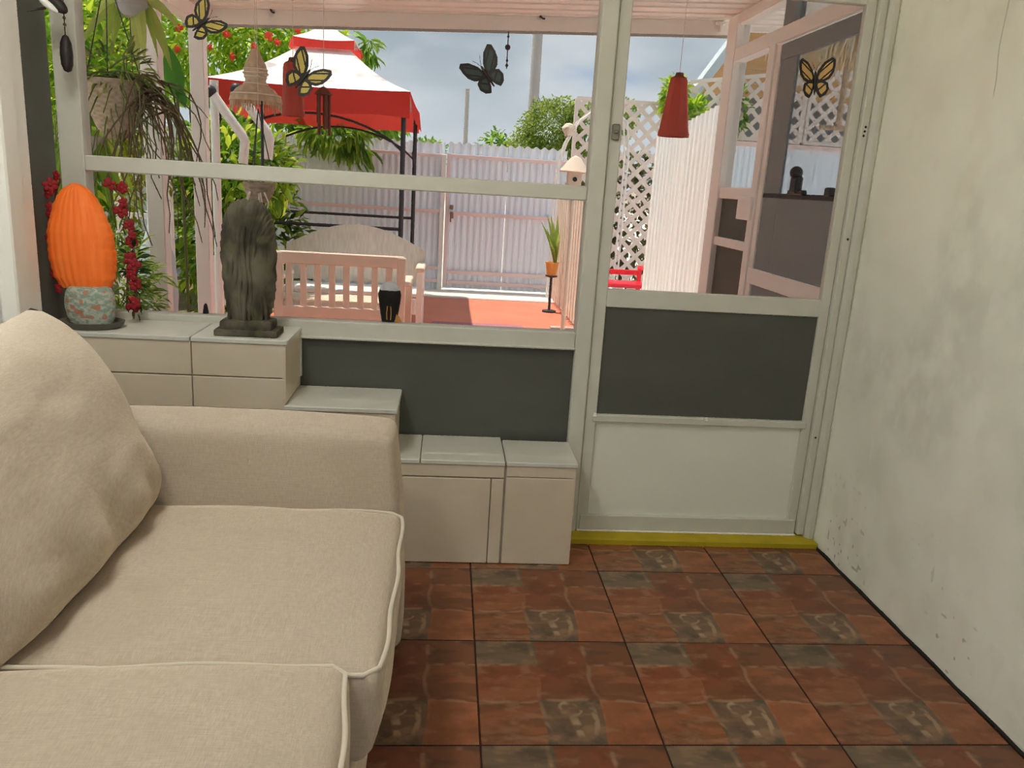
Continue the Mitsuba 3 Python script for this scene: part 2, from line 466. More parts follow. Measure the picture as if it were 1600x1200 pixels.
solo('wall_right', wall_grid(), 'm_wall', smooth=30)
part('wall_right', 'caulk_line', tube([[FX1 - .002 + .002 * math.sin(i * 2.3), 2.80 - i * .09, .002 + .0015 * math.sin(i * 1.7)] for i in range(41)], [.004 + .002 * abs(math.sin(i * 1.3)) for i in range(41)], 6), 'm_caulk', label='dark uneven gap along the foot of the wall')
thing('ceiling', kind='structure')
solo('ceiling', box(FX0 - .62, FX1 + .12, FY0 - .12, FY1 + .1, ZC, ZC + .06, 0), 'm_ceiling')  # reaches past the left wall as an added, unseen eave against the sun
for j in range(6):
    part('ceiling', 'panel', box(FX0 + .01, FX1 - .01, FY0 + j * .63 + .004, FY0 + (j + 1) * .63 - .004, ZC - .012, ZC - .001, .004), 'm_ceiling')

# dome lamps added as fill to brighten the porch, unseen above the view
for (lx_, ly_) in ((-.72, .40), (-.72, 1.50)):
    LM = thing('ceiling_lamp', ('added dome fill light on the porch ceiling over the near sofa seat' if ly_ < 1 else 'added dome fill light on the porch ceiling over the far sofa arm'), 'lamp', group='added porch fill lamps')
    part(LM, 'base', moved(lathe([(0, 0), (.19, 0), (.19, -.025), (.17, -.03), (0, -.03)], 40), lx_, ly_, ZC - .012), 'm_white', smooth=40)
    a_ = np.linspace(0, np.pi / 2, 10)
    dm = lathe([(0, -.031)] + [(.17 * math.cos(t), -.03 - .075 * math.sin(t)) for t in a_[:-1]] + [(0, -.105)], 40)
    part(LM, 'shade', moved(dm, lx_, ly_, ZC - .012), 'm_white', smooth=40)
    scene[LM + '__shade']['emitter'] = {'type': 'area', 'radiance': {'type': 'rgb', 'value': [FILL_LAMP * c for c in (1.0, 1.0, .93)]}}
# front screened window ------------------------------------------------------
thing('window_1', kind='structure')
W = 'window_1'
YF = 2.86
part(W, 'post', box(-1.292, -1.214, YF, YF + .07, 0, ZC, .004), 'm_frame')
part(W, 'post', box(.488, .545, YF - .012, YF + .075, 0, ZC, .004), 'm_frame')
part(W, 'middle_rail', box(-1.214, .488, YF, YF + .045, 1.279, 1.331, .004), 'm_frame')
part(W, 'sill_rail', box(-1.214, .488, YF, YF + .065, .742, .806, .004), 'm_frame')
part(W, 'sill_lip', box(-1.214, .488, YF - .010, YF, .742, .752, .003), 'm_frame')
part(W, 'head_rail', box(-1.214, .488, YF, YF + .06, 2.12, ZC, .004), 'm_frame')
part(W, 'grey_panel', box(-1.214, .488, YF + .02, YF + .035, .0, .745, .002), 'm_grey', label='dark grey panel under the screen')
part(W, 'screen', trimesh.creation.box(bounds=[[-1.214, YF + .030, .80], [.488, YF + .0305, 2.13]]), 'm_screen', label='fine insect screen')

# screen door ---------------------------------------------------------------
thing('door_1', kind='structure')
D = 'door_1'
YD = 2.865
part(D, 'stile', box(.548, .592, YD, YD + .032, .022, 2.06, .003), 'm_frame')
part(D, 'stile', box(1.404, 1.440, YD, YD + .032, .022, 2.06, .003), 'm_frame')
part(D, 'middle_rail', box(.592, 1.404, YD, YD + .032, .906, .972, .003), 'm_frame')
part(D, 'lower_rail', box(.575, 1.418, YD - .008, YD + .030, .468, .497, .004), 'm_frame')
part(D, 'bottom_rail', box(.560, 1.436, YD - .006, YD + .032, .028, .088, .003), 'm_frame')
part(D, 'top_rail', box(.592, 1.404, YD, YD + .032, 1.99, 2.06, .003), 'm_frame')
part(D, 'grey_panel', box(.590, 1.406, YD + .012, YD + .022, .49, .91, .002), 'm_grey', label='dark grey middle panel')
kp = softbox(.818, .010, .384, .004, 40)
kv = kp.vertices
kv[:, 1] += (meshkit.fbm(np.stack([kv[:, 0] * 4, kv[:, 2] * 0, kv[:, 2] * 4], -1), 2, seed=2) - .5) * .008
part(D, 'kick_panel', moved(kp, .998, YD + .018, .278), 'm_kick', smooth=30, label='pale slightly dented kick panel')
part(D, 'screen', trimesh.creation.box(bounds=[[.590, YD + .018, .96], [1.406, YD + .0185, 2.0]]), 'm_screen', label='fine insect screen')
lt = part(D, 'latch', cat([box(.556, .582, YD - .014, YD + .001, 1.49, 1.545, .004), box(.560, .574, YD - .030, YD - .012, 1.512, 1.524, .003)]), 'm_screw', label='small dark latch')
for (x, z, y) in ((1.448, 1.592, YF - .021), (1.447, 1.578, YF - .021), (1.446, 1.563, YF - .021), (1.462, 1.20, YF - .021), (1.448, .44, YF - .021)):
    pass
part(D, 'pane_clip', cat([box(.578, .590, YD - .014, YD - .006, .489, .505, .002)]), 'm_white')
part(D, 'pane_clip', cat([box(1.010, 1.022, YD - .014, YD - .006, .487, .503, .002)]), 'm_white')

thing('trim_1', kind='structure')
part('trim_1', 'jamb', box(1.441, 1.470, YF - .014, YF + .08, .03, ZC, .004), 'm_frame')
part('trim_1', 'casing', box(1.470, 1.509, YF - .034, YF + .08, .0, ZC, .012), 'm_frame')
part('trim_1', 'head', box(.545, 1.441, YF, YF + .07, 2.065, ZC, .004), 'm_frame')
for (x, z) in ((1.457, 1.592), (1.4555, 1.577), (1.454, 1.562), (1.457, 1.20), (1.455, .44)):
    part('trim_1', 'screw', moved(lathe([(0, -.003), (.0045, -.003), (.0045, 0), (.003, .0022), (0, .0025)], 10), x, YF - .0145, z, rx=90), 'm_dark')

thing('trim_2', kind='structure')
solo('trim_2', box(.500, 1.505, 2.785, 2.935, -.05, .024, .006), 'm_yellow')
part('trim_2', 'threshold_strip', box(.552, 1.440, 2.852, 2.930, .022, .0275, .001), 'm_white')

# left wall: knee wall, aluminium frame, screens --------------------------------------
thing('wall_left', kind='structure')
XL = -1.30
part('wall_left', 'knee_wall', box(XL - .10, XL, FY0, 2.86, -.1, .74, .004), 'm_kick')
part('wall_left', 'sill', box(XL - .11, XL + .012, FY0, 2.86, .74, .772, .006), 'm_frame')
part('wall_left', 'grey_panel', box(XL - .020, XL - .006, 2.665, 2.865, .77, 2.14, .002), 'm_grey', label='narrow dark grey panel in the corner')
for (a, b) in ((2.50, 2.585), (2.592, 2.672), (1.25, 1.33), (.0, .08), (-.95, -.87)):
    part('wall_left', 'frame_post', box(XL - .055, XL + (.006 if b > 2.6 else .02), a, b, .77, 2.14, .005), 'm_frame_window_lit')
part('wall_left', 'head_rail', box(XL - .06, XL + .01, FY0, 2.86, 2.14, ZC, .004), 'm_frame')
part('wall_left', 'frame_rail', box(XL - .05, XL + .012, FY0, 2.50, .772, .815, .004), 'm_frame')
part('wall_left', 'screen', trimesh.creation.box(bounds=[[XL - .030, FY0, .80], [XL - .0295, 2.50, 2.15]]), 'm_screen', label='fine insect screen')
# back wall (behind the camera), the same porch frame
thing('wall_back', kind='structure')
for x in (-1.3, 1.435):
    part('wall_back', 'frame_post', box(x, x + .07, FY0 - .07, FY0, -.1, ZC, .004), 'm_frame')
part('wall_back', 'head_rail', box(XL, FX1, FY0 - .06, FY0 - .005, 2.3, ZC, .004), 'm_frame')
part('wall_back', 'screen', trimesh.creation.box(bounds=[[XL, FY0 - .035, -.05], [FX1, FY0 - .0345, 2.3]]), 'm_screen')

# tiled stepped ledge under the window ---------------------------------------------
thing('stepped_ledge', 'pale beige tiled ledge stepping down in three levels under the window', kind='structure')
K = 'stepped_ledge'
YL = 2.605
part(K, 'core', cat([box(-1.295, -.522, YL + .012, 2.858, 0, .765, 0), box(-.522, -.160, YL + .012, 2.858, 0, .548, 0), box(-.160, .475, YL + .012, 2.858, 0, .372, 0)]), 'm_ledge_grout')


def facing(x0, x1, z0, z1, y=YL):
    part(K, 'tile', box(x0, x1, y, y + .0125, z0, z1, .002), 'm_ledge')


# low step front
facing(-.150, .186, .002, .322)
facing(.1895, .232, .002, .322)
facing(-.150, .232, .327, .372)
facing(.240, .4835, .002, .330)
facing(.240, .4835, .3325, .372)
facing(-.52, -.157, .002, .322)
facing(-.52, -.157, .327, .545)
for x0, x1 in ((-.93, -.528), (-1.295, -.934)):
    pass
for (x0, x1) in ((-1.290, -.8135), (-.8095, -.515)):
    facing(x0, x1, .655, .768)
    facing(x0, x1, .330, .651)
    facing(x0, x1, .002, .326)
# sides of the steps
part(K, 'tile', box(.474, .4865, YL + .001, 2.847, .002, .372, .002), 'm_ledge')
part(K, 'tile', box(-.161, -.149, YL + .001, 2.875, .388, .548, .002), 'm_ledge')
part(K, 'tile', box(-.523, -.511, YL + .001, 2.875, .566, .766, .002), 'm_ledge')
# cap tiles
for (x0, x1, zt, yb) in ((-.150, -.062, .389, 2.876), (-.059, .2335, .389, 2.876), (.238, .4900, .389, 2.846), (-.158 - .36, -.142, .563, 2.876), (-1.292, -.815, .783, 2.859), (-.811, -.505, .783, 2.859)):
    part(K, 'cap_tile', box(x0, x1, YL - .006, yb, zt - .017, zt, .003), 'm_ledge_top')
part(K, 'cap_tile', box(-.525, -.505, 2.862, 2.878, .60, .742, .002), 'm_ledge_top')

# ---------------------------------------------------------------- sofa
SOFA = thing('sofa', 'beige linen two-seat sofa with piped seats along the left wall', 'sofa')
part(SOFA, 'base', moved(softbox(1.07, 1.43, .24, .02, 30), -.665, 1.2925, .155), 'm_fabric', smooth=40)
for (yc) in (2.098, .485):
    arm = softbox(1.16, .185, .635, .028, 50, crown=(.004, .010, .006), lump=.003, seed=3)
    v = arm.vertices
    top = np.clip((v[:, 2] + .317) / .635, 0, 1)
    v[:, 0] -= .035 * top ** 2 * (v[:, 0] > .2)
    v[:, 2] += .012 * np.sin((v[:, 0] + .46) * 3.0) * top
    part(SOFA, 'arm', moved(arm, -.664, yc, .345), 'm_fabric', smooth=40)
    e = []
    for s in np.linspace(0, 1, 20):
        z = .05 + .58 * s
        e.append([-.092 - .035 * (max(0, (z - .03) / .635)) ** 2, yc - .068 if yc > 1 else yc + .068, z])
    part(SOFA, 'arm_seam', tube(e, .0035, 6), 'm_fabric', smooth=True)
bk = softbox(.13, 1.43, .78, .05, 30, crown=(.01, 0, .01))
v = bk.vertices
v[:, 0] -= .07 * np.clip(v[:, 2] / .8 + .5, 0, 1)
part(SOFA, 'backrest', moved(bk, -1.145, 1.2925, .44), 'm_fabric', smooth=40)
for (x, y) in ((-.18, .50), (-.18, 2.10), (-1.05, .50), (-1.05, 2.10)):
    part(SOFA, 'leg', moved(lathe([(0, 0), (.018, 0), (.026, .045), (0, .045)], 12), x, y, 0), 'm_dark')


def seat(y0, y1, xf, seed, turn=0.0, lift=0.0):
    ly = y1 - y0
    lx = xf + .80
    m = softbox(lx, ly, .20, .022, 46, crown=(.012, .0, .022), lump=.004, seed=seed)
    v = m.vertices
    u = v[:, 0] / lx * 2
    v[:, 2] -= .018 * np.clip(u - .55, 0, 1) * (v[:, 2] > -.02)
    v[:, 0] -= .030 * np.clip((-v[:, 2] - .02) / .1, 0, 1) * np.clip(u, 0, 1) * (.7 + .3 * np.sin(v[:, 1] * 14 + seed))
    at_ = (xf - lx / 2, (y0 + y1) / 2, .360 + lift)
    k = part(SOFA, 'seat_cushion', moved(m, *at_, rz=turn), 'm_fabric', smooth=50)
    r = .022
    # piping along the top edge, following the cushion
    def edge(zs, out):
        hx, hy = lx / 2 - .006, ly / 2 - .006
        P = []
        for a, b, n in (((-hx, hy), (hx - r, hy), 22), ((hx - r, hy), (hx, hy - r), 4), ((hx, hy - r), (hx, -hy + r), 26), ((hx, -hy + r), (hx - r, -hy), 4), ((hx - r, -hy), (-hx, -hy), 22)):
            for s in np.linspace(0, 1, n, endpoint=False):
                x, y = a[0] + (b[0] - a[0]) * s, a[1] + (b[1] - a[1]) * s
                wob = .0035 * math.sin(x * 19 + y * 23 + seed)
                bow = .012 * (1 - (y / hy) ** 4) * (x > hx * .9)
                fall = -.014 * max(0, min(1, x / hx * 1.0 - .55))
                P.append([x + bow + wob, y + wob * .5, zs + fall + wob * .6])
        return np.array(P)
    part(k, 'piping', moved(tube(edge(.0955, 0), .0048, 7), *at_, rz=turn), 'm_piping', smooth=True)
    part(k, 'piping', moved(tube(edge(-.088, 0) - [.028, 0, 0], .0045, 7), *at_, rz=turn), 'm_piping', smooth=True)


seat(1.272, 2.000, -.088, 1)
seat(.588, 1.280, -.130, 5, 2.6, .010)


def pillow(w, h, t, seed=0, n=44):
    """loose back cushion: lies in the y (w) / z (h) plane, thick along x."""
    U, V = np.meshgrid(np.linspace(-1, 1, n), np.linspace(-1, 1, n), indexing='ij')
    th = ((1 - np.abs(U) ** 3.2) * (1 - np.abs(V) ** 3.2)).clip(0) ** .42
    pin = 1 - .035 * (1 - np.abs(V) ** 2) * 0
    ny = U * w / 2 * (1 - .02 * (1 - V ** 2))
    nz = V * h / 2 * (1 - .075 * (1 - U ** 2) * (V > 0))
    vs, fs = [], []
    i, j = np.meshgrid(np.arange(n - 1), np.arange(n - 1), indexing='ij')
    q = np.stack([i * n + j, (i + 1) * n + j, (i + 1) * n + j + 1, i * n + j + 1], -1).reshape(-1, 4)
    for s in (1, -1):
        p = np.stack([th * t / 2 * s, ny, nz], -1)
        wr = meshkit.fbm(np.stack([U * 1.6 + 3 * seed, V * 2.6, U * 0 + s], -1), 3, seed=seed) - .5
        fold = np.exp(-((V + .72) / .25) ** 2) * np.sin(U * 11 + 3 * V) * .016
        p[..., 0] += s * (wr * .035 + fold) * th
        vs.append(p.reshape(-1, 3))
        fs.append((q if s > 0 else q[:, ::-1]) + (0 if s > 0 else n * n))
    f = np.vstack(fs)
    m = trimesh.Trimesh(np.vstack(vs), np.vstack([f[:, [0, 1, 2]], f[:, [0, 2, 3]]]), process=False)
    m.merge_vertices(digits_vertex=6)
    m.fix_normals()
    return m


def back_cushion(yc, seed, label, w):
    k = thing('back_cushion', label, 'cushion', group='sofa back cushions')
    m = pillow(w, .56, .26, seed)
    v = m.vertices
    v[:, 0] -= .06 * np.clip(v[:, 2] / .28, -1, 1) ** 2 * (v[:, 2] > 0)
    part(k, 'cover', moved(m, -.842, yc, .72, ry=-21), 'm_fabric', smooth=50)
    n = 60
    a = np.linspace(0, 2 * np.pi, n, endpoint=False)
    sx, sz = np.sign(np.cos(a)) * np.abs(np.cos(a)) ** .28, np.sign(np.sin(a)) * np.abs(np.sin(a)) ** .28
    P = np.stack([a * 0, sx * (w / 2 - .002), sz * .278 * (1 - .075 * (1 - sx ** 2) * (sz > 0))], -1)
    P[:, 0] -= .06 * np.clip(P[:, 2] / .28, -1, 1) ** 2 * (P[:, 2] > 0)
    part(k, 'seam', moved(tube(P, .004, 6, closed=True), -.842, yc, .72, ry=-21), 'm_fabric', smooth=True)


back_cushion(1.622, 2, 'plump beige linen back cushion leaning in the sofa corner by the far arm', .765)
back_cushion(.845, 6, 'beige linen back cushion on the nearer sofa seat', .70)

# ---------------------------------------------------------------- ledge ornaments
ST = thing('stone_statue', 'dark weathered stone shrine statue with scalloped edge on the tiled ledge', 'statue')


def scallop(cx, cz, hw, hh, n=140, lob=34, amp=.012):
    a = np.linspace(0, 2 * np.pi, n, endpoint=False)
    e = 3.0
    x = np.sign(np.cos(a)) * np.abs(np.cos(a)) ** (2 / e) * hw
    z = np.sign(np.sin(a)) * np.abs(np.sin(a)) ** (2 / e) * hh
    s = 1 + amp / hw * np.abs(np.sin(a * lob / 2))
    return Polygon(np.stack([cx + x * s, cz + z * s], -1))


def domed_slab(poly, y_back, depth, n=46, puff=.5):
    """front face (towards -y) bulges; polygon in x/z."""
    x0, z0, x1, z1 = poly.bounds
    ring = np.array(poly.exterior.coords)[:-1]
    c = ring.mean(0)
    V, F = [], []
    steps = [1, .985, .95, .88, .76, .6, .4, .2]
    m = len(ring)
    for s in steps:
        yy = y_back - depth * (1 - s ** 4) ** puff * .65 - (depth * .35 if s < .99 else depth * .35)
        V.append(np.stack([c[0] + (ring[:, 0] - c[0]) * s, np.full(m, yy), c[1] + (ring[:, 1] - c[1]) * s], -1))
    V.append(np.array([[c[0], y_back - depth, c[1]]]))
    V.insert(0, np.stack([ring[:, 0], np.full(m, y_back), ring[:, 1]], -1))
    V.append(np.array([[c[0], y_back, c[1]]]))
    V = np.vstack(V)
    R = len(steps) + 1
    for r in range(R - 1):
        for j in range(m):
            j2 = (j + 1) % m
            F += [[r * m + j, r * m + j2, (r + 1) * m + j2], [r * m + j, (r + 1) * m + j2, (r + 1) * m + j]]
    cf, cb = R * m, R * m + 1
    for j in range(m):
        j2 = (j + 1) % m
        F += [[(R - 1) * m + j, (R - 1) * m + j2, cf], [j2, j, cb]]
    t = trimesh.Trimesh(V, np.array(F), process=False)
    t.fix_normals()
    return t


sb = domed_slab(scallop(-.648, 1.005, .079, .207, lob=44, amp=.005), 2.735, .085)
sv = sb.vertices
taper = np.clip((sv[:, 2] - .80) / .42, 0, 1)
sv[:, 0] = -.648 + (sv[:, 0] + .648) * (.90 + .15 * np.clip(taper * 1.9, 0, 1))
sv[:, 1] += (meshkit.fbm(np.stack([sv[:, 0] * 26, sv[:, 1] * 3, sv[:, 2] * 9], -1), 3, seed=8) - .5) * .028
part(ST, 'mandorla', sb, 'm_stone', smooth=35)
rob = []
for i in range(9):
    x = -.648 + (i - 4) * .0145
    zz = np.linspace(.83, 1.14 - .012 * abs(i - 4), 14)
    rob.append(tube([[x + .004 * math.sin(z * 30 + i), 2.655 + .006 * abs(i - 4) - .012 * math.sin((z - .8) * 8), z] for z in zz], [.006 + .003 * math.sin((z - .83) * 10) for z in zz], 7))
part(ST, 'robe_folds', cat(rob), 'm_stone', smooth=True)
part(ST, 'plinth', cat([moved(softbox(.205, .125, .022, .006, 90, lump=.003, seed=2), -.645, 2.688, .794), moved(softbox(.168, .105, .030, .008, 90, lump=.003, seed=4), -.647, 2.690, .818)]), 'm_stone', smooth=40)

SH = thing('orange_shell_planter', 'orange ribbed shell ornament with mosaic foot in the window corner', 'ornament')
ow = []
n = 26
zz = np.linspace(0, 1, 40)
prof = np.interp(zz, [0, .1, .3, .55, .8, .93, 1], [.072, .090, .100, .096, .070, .045, .012])
U = np.linspace(-1, 1, 49)
V = []
for side in (0, 1):
    for iz, s in enumerate(zz):
        hw = prof[iz]
        z = .905 + .335 * s
        rib = .0035 * np.abs(np.sin(U * 9 * np.pi / 2)) * (.4 + .6 * (1 - s))
        arch = .055 * np.sqrt(np.clip(1 - U ** 2, 0, 1)) * (hw / .1)
        x = -1.180 + U * (hw * 1.07 + .0018 * math.sin(iz * 1.9) * 1) - .012 * s
        y = 2.735 - (arch + rib if side == 0 else arch * .2 + .0)
        V.append(np.stack([x, y, np.full_like(U, z)], -1))
V = np.array(V).reshape(2, 40, 49, 3)
F = []
idx = lambda s, i, j: s * 40 * 49 + i * 49 + j
for s in (0, 1):
    for i in range(39):
        for j in range(48):
            a, b, c, d = idx(s, i, j), idx(s, i, j + 1), idx(s, i + 1, j + 1), idx(s, i + 1, j)
            F += ([[a, b, c], [a, c, d]] if s == 0 else [[a, c, b], [a, d, c]])
for i in (0, 39):
    for j in range(48):
        a, b, c, d = idx(0, i, j), idx(0, i, j + 1), idx(1, i, j + 1), idx(1, i, j)
        F += [[a, c, b], [a, d, c]] if i == 0 else [[a, b, c], [a, c, d]]
shm = trimesh.Trimesh(V.reshape(-1, 3), np.array(F), process=False)
shm.merge_vertices(digits_vertex=6)
shm.fix_normals()
part(SH, 'shell', shm, 'm_orange', smooth=40, label='bright orange ribbed shell')
ft = lathe([(0, 0), (.066, 0), (.074, .02), (.078, .06), (.075, .095), (.068, .112), (.058, .118), (0, .118)], 36)
fv = ft.vertices
fv[:, 1] *= .62
fv += (meshkit.fbm(fv * 40, 2, seed=5)[:, None] - .5) * .006
part(SH, 'foot', moved(ft, -1.152, 2.690, .797), 'm_mosaic', smooth=40, label='green grey mosaic foot')
sc = lathe([(0, 0), (.085, 0), (.098, .012), (.102, .022), (.094, .022), (.085, .012), (0, .010)], 40)
sc.vertices[:, 1] *= .78
part(SH, 'saucer', moved(sc, -1.150, 2.688, .7835), 'm_saucer', smooth=40, label='dark oval saucer')
FL = thing('red_flower_garland', 'dark red artificial flower garland around the orange shell', 'flowers')
fr = np.random.default_rng(3)


def blossom(x, y, z, r):
    ms = []
    for a in range(6):
        th = a * math.pi / 3 + fr.uniform(0, 1)
        pm = trimesh.creation.icosphere(subdivisions=1, radius=r * .62)
        pm.vertices *= [1, .35, .7]
        ms.append(moved(pm, r * .55, 0, 0, ry=fr.uniform(-30, 30)))
        ms[-1].apply_transform(trimesh.transformations.rotation_matrix(th, [0, 1, 0]))
    ms.append(trimesh.creation.icosphere(subdivisions=1, radius=r * .4))
    m = cat(ms)
    m.apply_transform(trimesh.transformations.rotation_matrix(fr.uniform(-.6, .6), [0, 0, 1]))
    m.apply_translation([x, y, z])
    return m


gl = [(-1.262, 1.235), (-1.275, 1.205), (-1.248, 1.255), (-1.278, 1.16), (-1.262, 1.12), (-1.277, 1.07), (-1.27, 1.01), (-1.274, .95), (-1.27, 1.14), (-1.268, 1.225), (-1.262, .90), (-1.095, 1.240), (-1.062, 1.232), (-1.055, 1.185), (-1.068, 1.165), (-1.044, 1.118), (-1.030, 1.09), (-1.040, 1.06), (-1.043, 1.005), (-1.03, .985), (-1.040, .955), (-1.03, .925), (-1.036, .865), (-1.046, .845)]
for (x, z) in gl:
    part(FL, 'blossom', blossom(max(x, -1.272), 2.758 - (.03 if x < -1.2 else 0) + fr.uniform(-.012, .012), z + fr.uniform(-.006, .006), fr.uniform(.014, .023)), 'm_redflower', smooth=True)
part(FL, 'stem', tube([(-1.05, 2.775, .80), (-1.035, 2.772, .9), (-1.03, 2.77, 1.0), (-1.045, 2.77, 1.1), (-1.06, 2.77, 1.2), (-1.10, 2.77, 1.24)], .003, 6), 'm_stem', smooth=True)
part(FL, 'stem', tube([(-1.25, 2.775, .80), (-1.268, 2.765, .95), (-1.272, 2.76, 1.1), (-1.27, 2.765, 1.2), (-1.25, 2.765, 1.25)], .003, 6), 'm_stem', smooth=True)
pp, dd = cloud_points(50, (-1.045, 2.772, .96), (.025, .02, .16), fr)
lm, lc = leaves(pp, dd, .035, .35, ((.03, .07, .02), (.05, .09, .03)), fr)
part(FL, 'foliage', lm, 'm_leaf', color=lc, smooth=False)

# ornament standing outside on the sill
PG = thing('bird_figurine', 'dark bird figurine with white cap and orange bill on the window sill', 'figurine')
bd = lathe([(0, 0), (.020, 0), (.024, .03), (.029, .07), (.031, .095), (.026, .118), (.014, .131), (0, .135)], 28)
bd.vertices[:, 1] *= .5
bd.vertices[:, 0] *= 1.35
bd.vertices[:, 2] *= 1.05
part(PG, 'body', moved(bd, -.198, 2.915, .8065), 'm_black', smooth=40)
cp = lathe([(.027, .108), (.0285, .112), (.022, .124), (.012, .134), (0, .138)], 28)
cp.vertices[:, 1] *= .55
cp.vertices[:, 0] *= 1.35
cp.vertices[:, 2] *= 1.05
part(PG, 'cap', moved(cp, -.198, 2.915, .8085), 'm_white', smooth=40, label='white cap')
for dx in (-.007, .006):
    part(PG, 'stripe', tube([(-.198 + dx, 2.9005, .815), (-.198 + dx * 1.2, 2.8995, .84), (-.198 + dx * .9, 2.899, .865)], .0022, 6), 'm_terracotta', smooth=True)
part(PG, 'bill', extrude_xz(Polygon([(-.180, .8065), (-.152, .8065), (-.160, .822), (-.176, .842)]), 2.908, 2.920), 'm_terracotta', label='orange bill')
part(thing('cone_finial', 'tiny black cone ornament on the sill near the stone statue', 'ornament'), 'body', moved(lathe([(0, 0), (.011, 0), (.009, .012), (.006, .03), (0, .037)], 14), -.851, 2.915, .8065), 'm_black', smooth=40)


# ---------------------------------------------------------------- butterflies on the screens
def butterfly(cx, cz, y, size, rot, wingm, patchm, label, spread=1.0):
    k = thing('butterfly', label, 'butterfly', group=None)
    fore = Polygon([(.02, .08), (.10, .30), (.25, .50), (.43, .60), (.50, .54), (.50, .38), (.46, .20), (.36, .06), (.22, -.01), (.08, -.02)]).buffer(.015)
    hind = Polygon([(.03, .0), (.20, .02), (.33, -.06), (.36, -.22), (.28, -.36), (.16, -.42), (.08, -.30), (.02, -.12)]).buffer(.015)

    def lift(m, side, dih):
        v = m.vertices
        v[:, 1] -= np.abs(v[:, 0]) * dih
        if side < 0: v[:, 0] *= -1
        m.vertices = v * size
        if side < 0: m.invert()
        m = moved(m, 0, 0, 0, ry=-rot)
        return moved(m, cx, y, cz)
    for side in (1, -1):
        for nm, pg, shrink in (('forewing', fore, .055), ('hindwing', hind, .06)):
            w = part(k, nm, lift(extrude_xz(pg, 0, .02), side, .25), wingm)
            inner = affinity.scale(pg.buffer(-shrink), .92, .92)
            cells = [inner.intersection(affinity.rotate(sbox(-2, -.55 + i * .17, 2, -.55 + i * .17 + .13), 40, origin=(0, 0))) for i in range(10)]
            cells = [c for c in cells if not c.is_empty and c.area > .002]
            u = unary_union(cells)
            u = unary_union([q for q in getattr(u, 'geoms', [u]) if q.geom_type == 'Polygon'])
            part(w, 'patch', lift(extrude_xz(u, -.012, .0), side, .25), patchm)
    b = lathe([(0, -.36), (.02, -.33), (.035, -.15), (.03, -.02), (.045, .08), (.04, .16), (.03, .18), (.034, .22), (.02, .26), (0, .27)], 12)
    part(k, 'body', moved(moved(b, s=size, ry=-rot), cx, y - .012 * size, cz), 'm_black', smooth=True)
    for s in (1, -1):
        a = tube(np.array([(0, 0, .25), (s * .05, -.03, .38), (s * .12, -.05, .50)]) * size, .006 * size, 5)
        part(k, 'antenna', moved(moved(a, ry=-rot), cx, y, cz), 'm_black')


YB = YF + .022
butterfly(-.823, 1.768, YB, .112, -52, 'm_black', 'm_wing_yellow', 'black butterfly with yellow bands at the top left of the window')
butterfly(-.497, 1.624, YB, .128, -38, 'm_black', 'm_wing_yellow', 'yellow and black butterfly over the red hanging bell')
butterfly(.114, 1.675, YB, .128, 38, 'm_black', 'm_wing_blue', 'dark blue black butterfly in the middle of the sky')
butterfly(1.262, 1.733, YD + .012, .125, 6, 'm_black', 'm_wing_orange', 'orange and black butterfly on the door screen')

# seed pod and little bird hung inside the corner
PD = thing('hanging_pod', 'black wooden pod hanging on a string in the window corner', 'hanging ornament')
part(PD, 'pod', moved(lathe([(0, -.056), (.010, -.052), (.017, -.034), (.0185, 0), (.016, .03), (.008, .05), (0, .054)], 16), -1.198, 2.75, 1.632), 'm_black', smooth=True)
part(PD, 'cord', tube([(-1.198, 2.75, 1.68), (-1.197, 2.75, 1.9), (-1.197, 2.75, 2.41)], .0016, 5), 'm_black')
for i in range(4):
    part(PD, 'bead', moved(trimesh.creation.icosphere(subdivisions=1, radius=.005), -1.1975, 2.75, 1.715 + i * .019), 'm_stem', smooth=True)
HB = thing('hanging_bird', 'small dark and white bird ornament hung above the black pod', 'hanging ornament')
bb = trimesh.creation.icosphere(subdivisions=2, radius=1)
bb.vertices *= [.05, .018, .021]
part(HB, 'body', moved(bb, -1.205, 2.70, 1.772, ry=38), 'm_black', smooth=True)
bw = trimesh.creation.icosphere(subdivisions=2, radius=1)
bw.vertices *= [.035, .014, .012]
part(HB, 'belly', moved(bw, -1.216, 2.690, 1.760, ry=38), 'm_white', smooth=True, label='white belly')
part(HB, 'beak', tube([(-1.225, 2.69, 1.748), (-1.235, 2.66, 1.738), (-1.258, 2.65, 1.729)], [.005, .003, .0012], 6), 'm_black')
part(HB, 'cord', tube([(-1.205, 2.70, 1.785), (-1.205, 2.70, 2.41)], .0015, 5), 'm_black')

# ================================================================ OUTDOORS
thing('ground', kind='structure')
solo('ground', box(-40, 40, -30, 60, -.5, -.115, 0), 'm_concrete')
thing('patio_slab', kind='structure')
solo('patio_slab', box(-1.75, 1.44, 2.96, 9.95, -.25, -.10, .004), 'm_redfloor')
thing('planting_bed', kind='structure')
solo('planting_bed', box(-9, -1.75, 3.4, 12.5, -.30, -.09, .01), 'm_soil')
thing('concrete_kerb', kind='structure')
solo('concrete_kerb', box(-2.5, 6.5, 9.95, 10.75, -.25, -.085, .01), 'm_concrete')
part(thing('door_mat', 'flat dusky purple rectangle on the red patio floor', 'mat'), 'pad', box(-.12, .82, 7.66, 8.16, -.100, -.090, .004), 'm_dusky_purple')  # thin dusky purple rectangle laid on the red floor


# patio roof ------------------------------------------------------------------
def roofz(x):
    return 2.447 + (x - 1.8) * .052


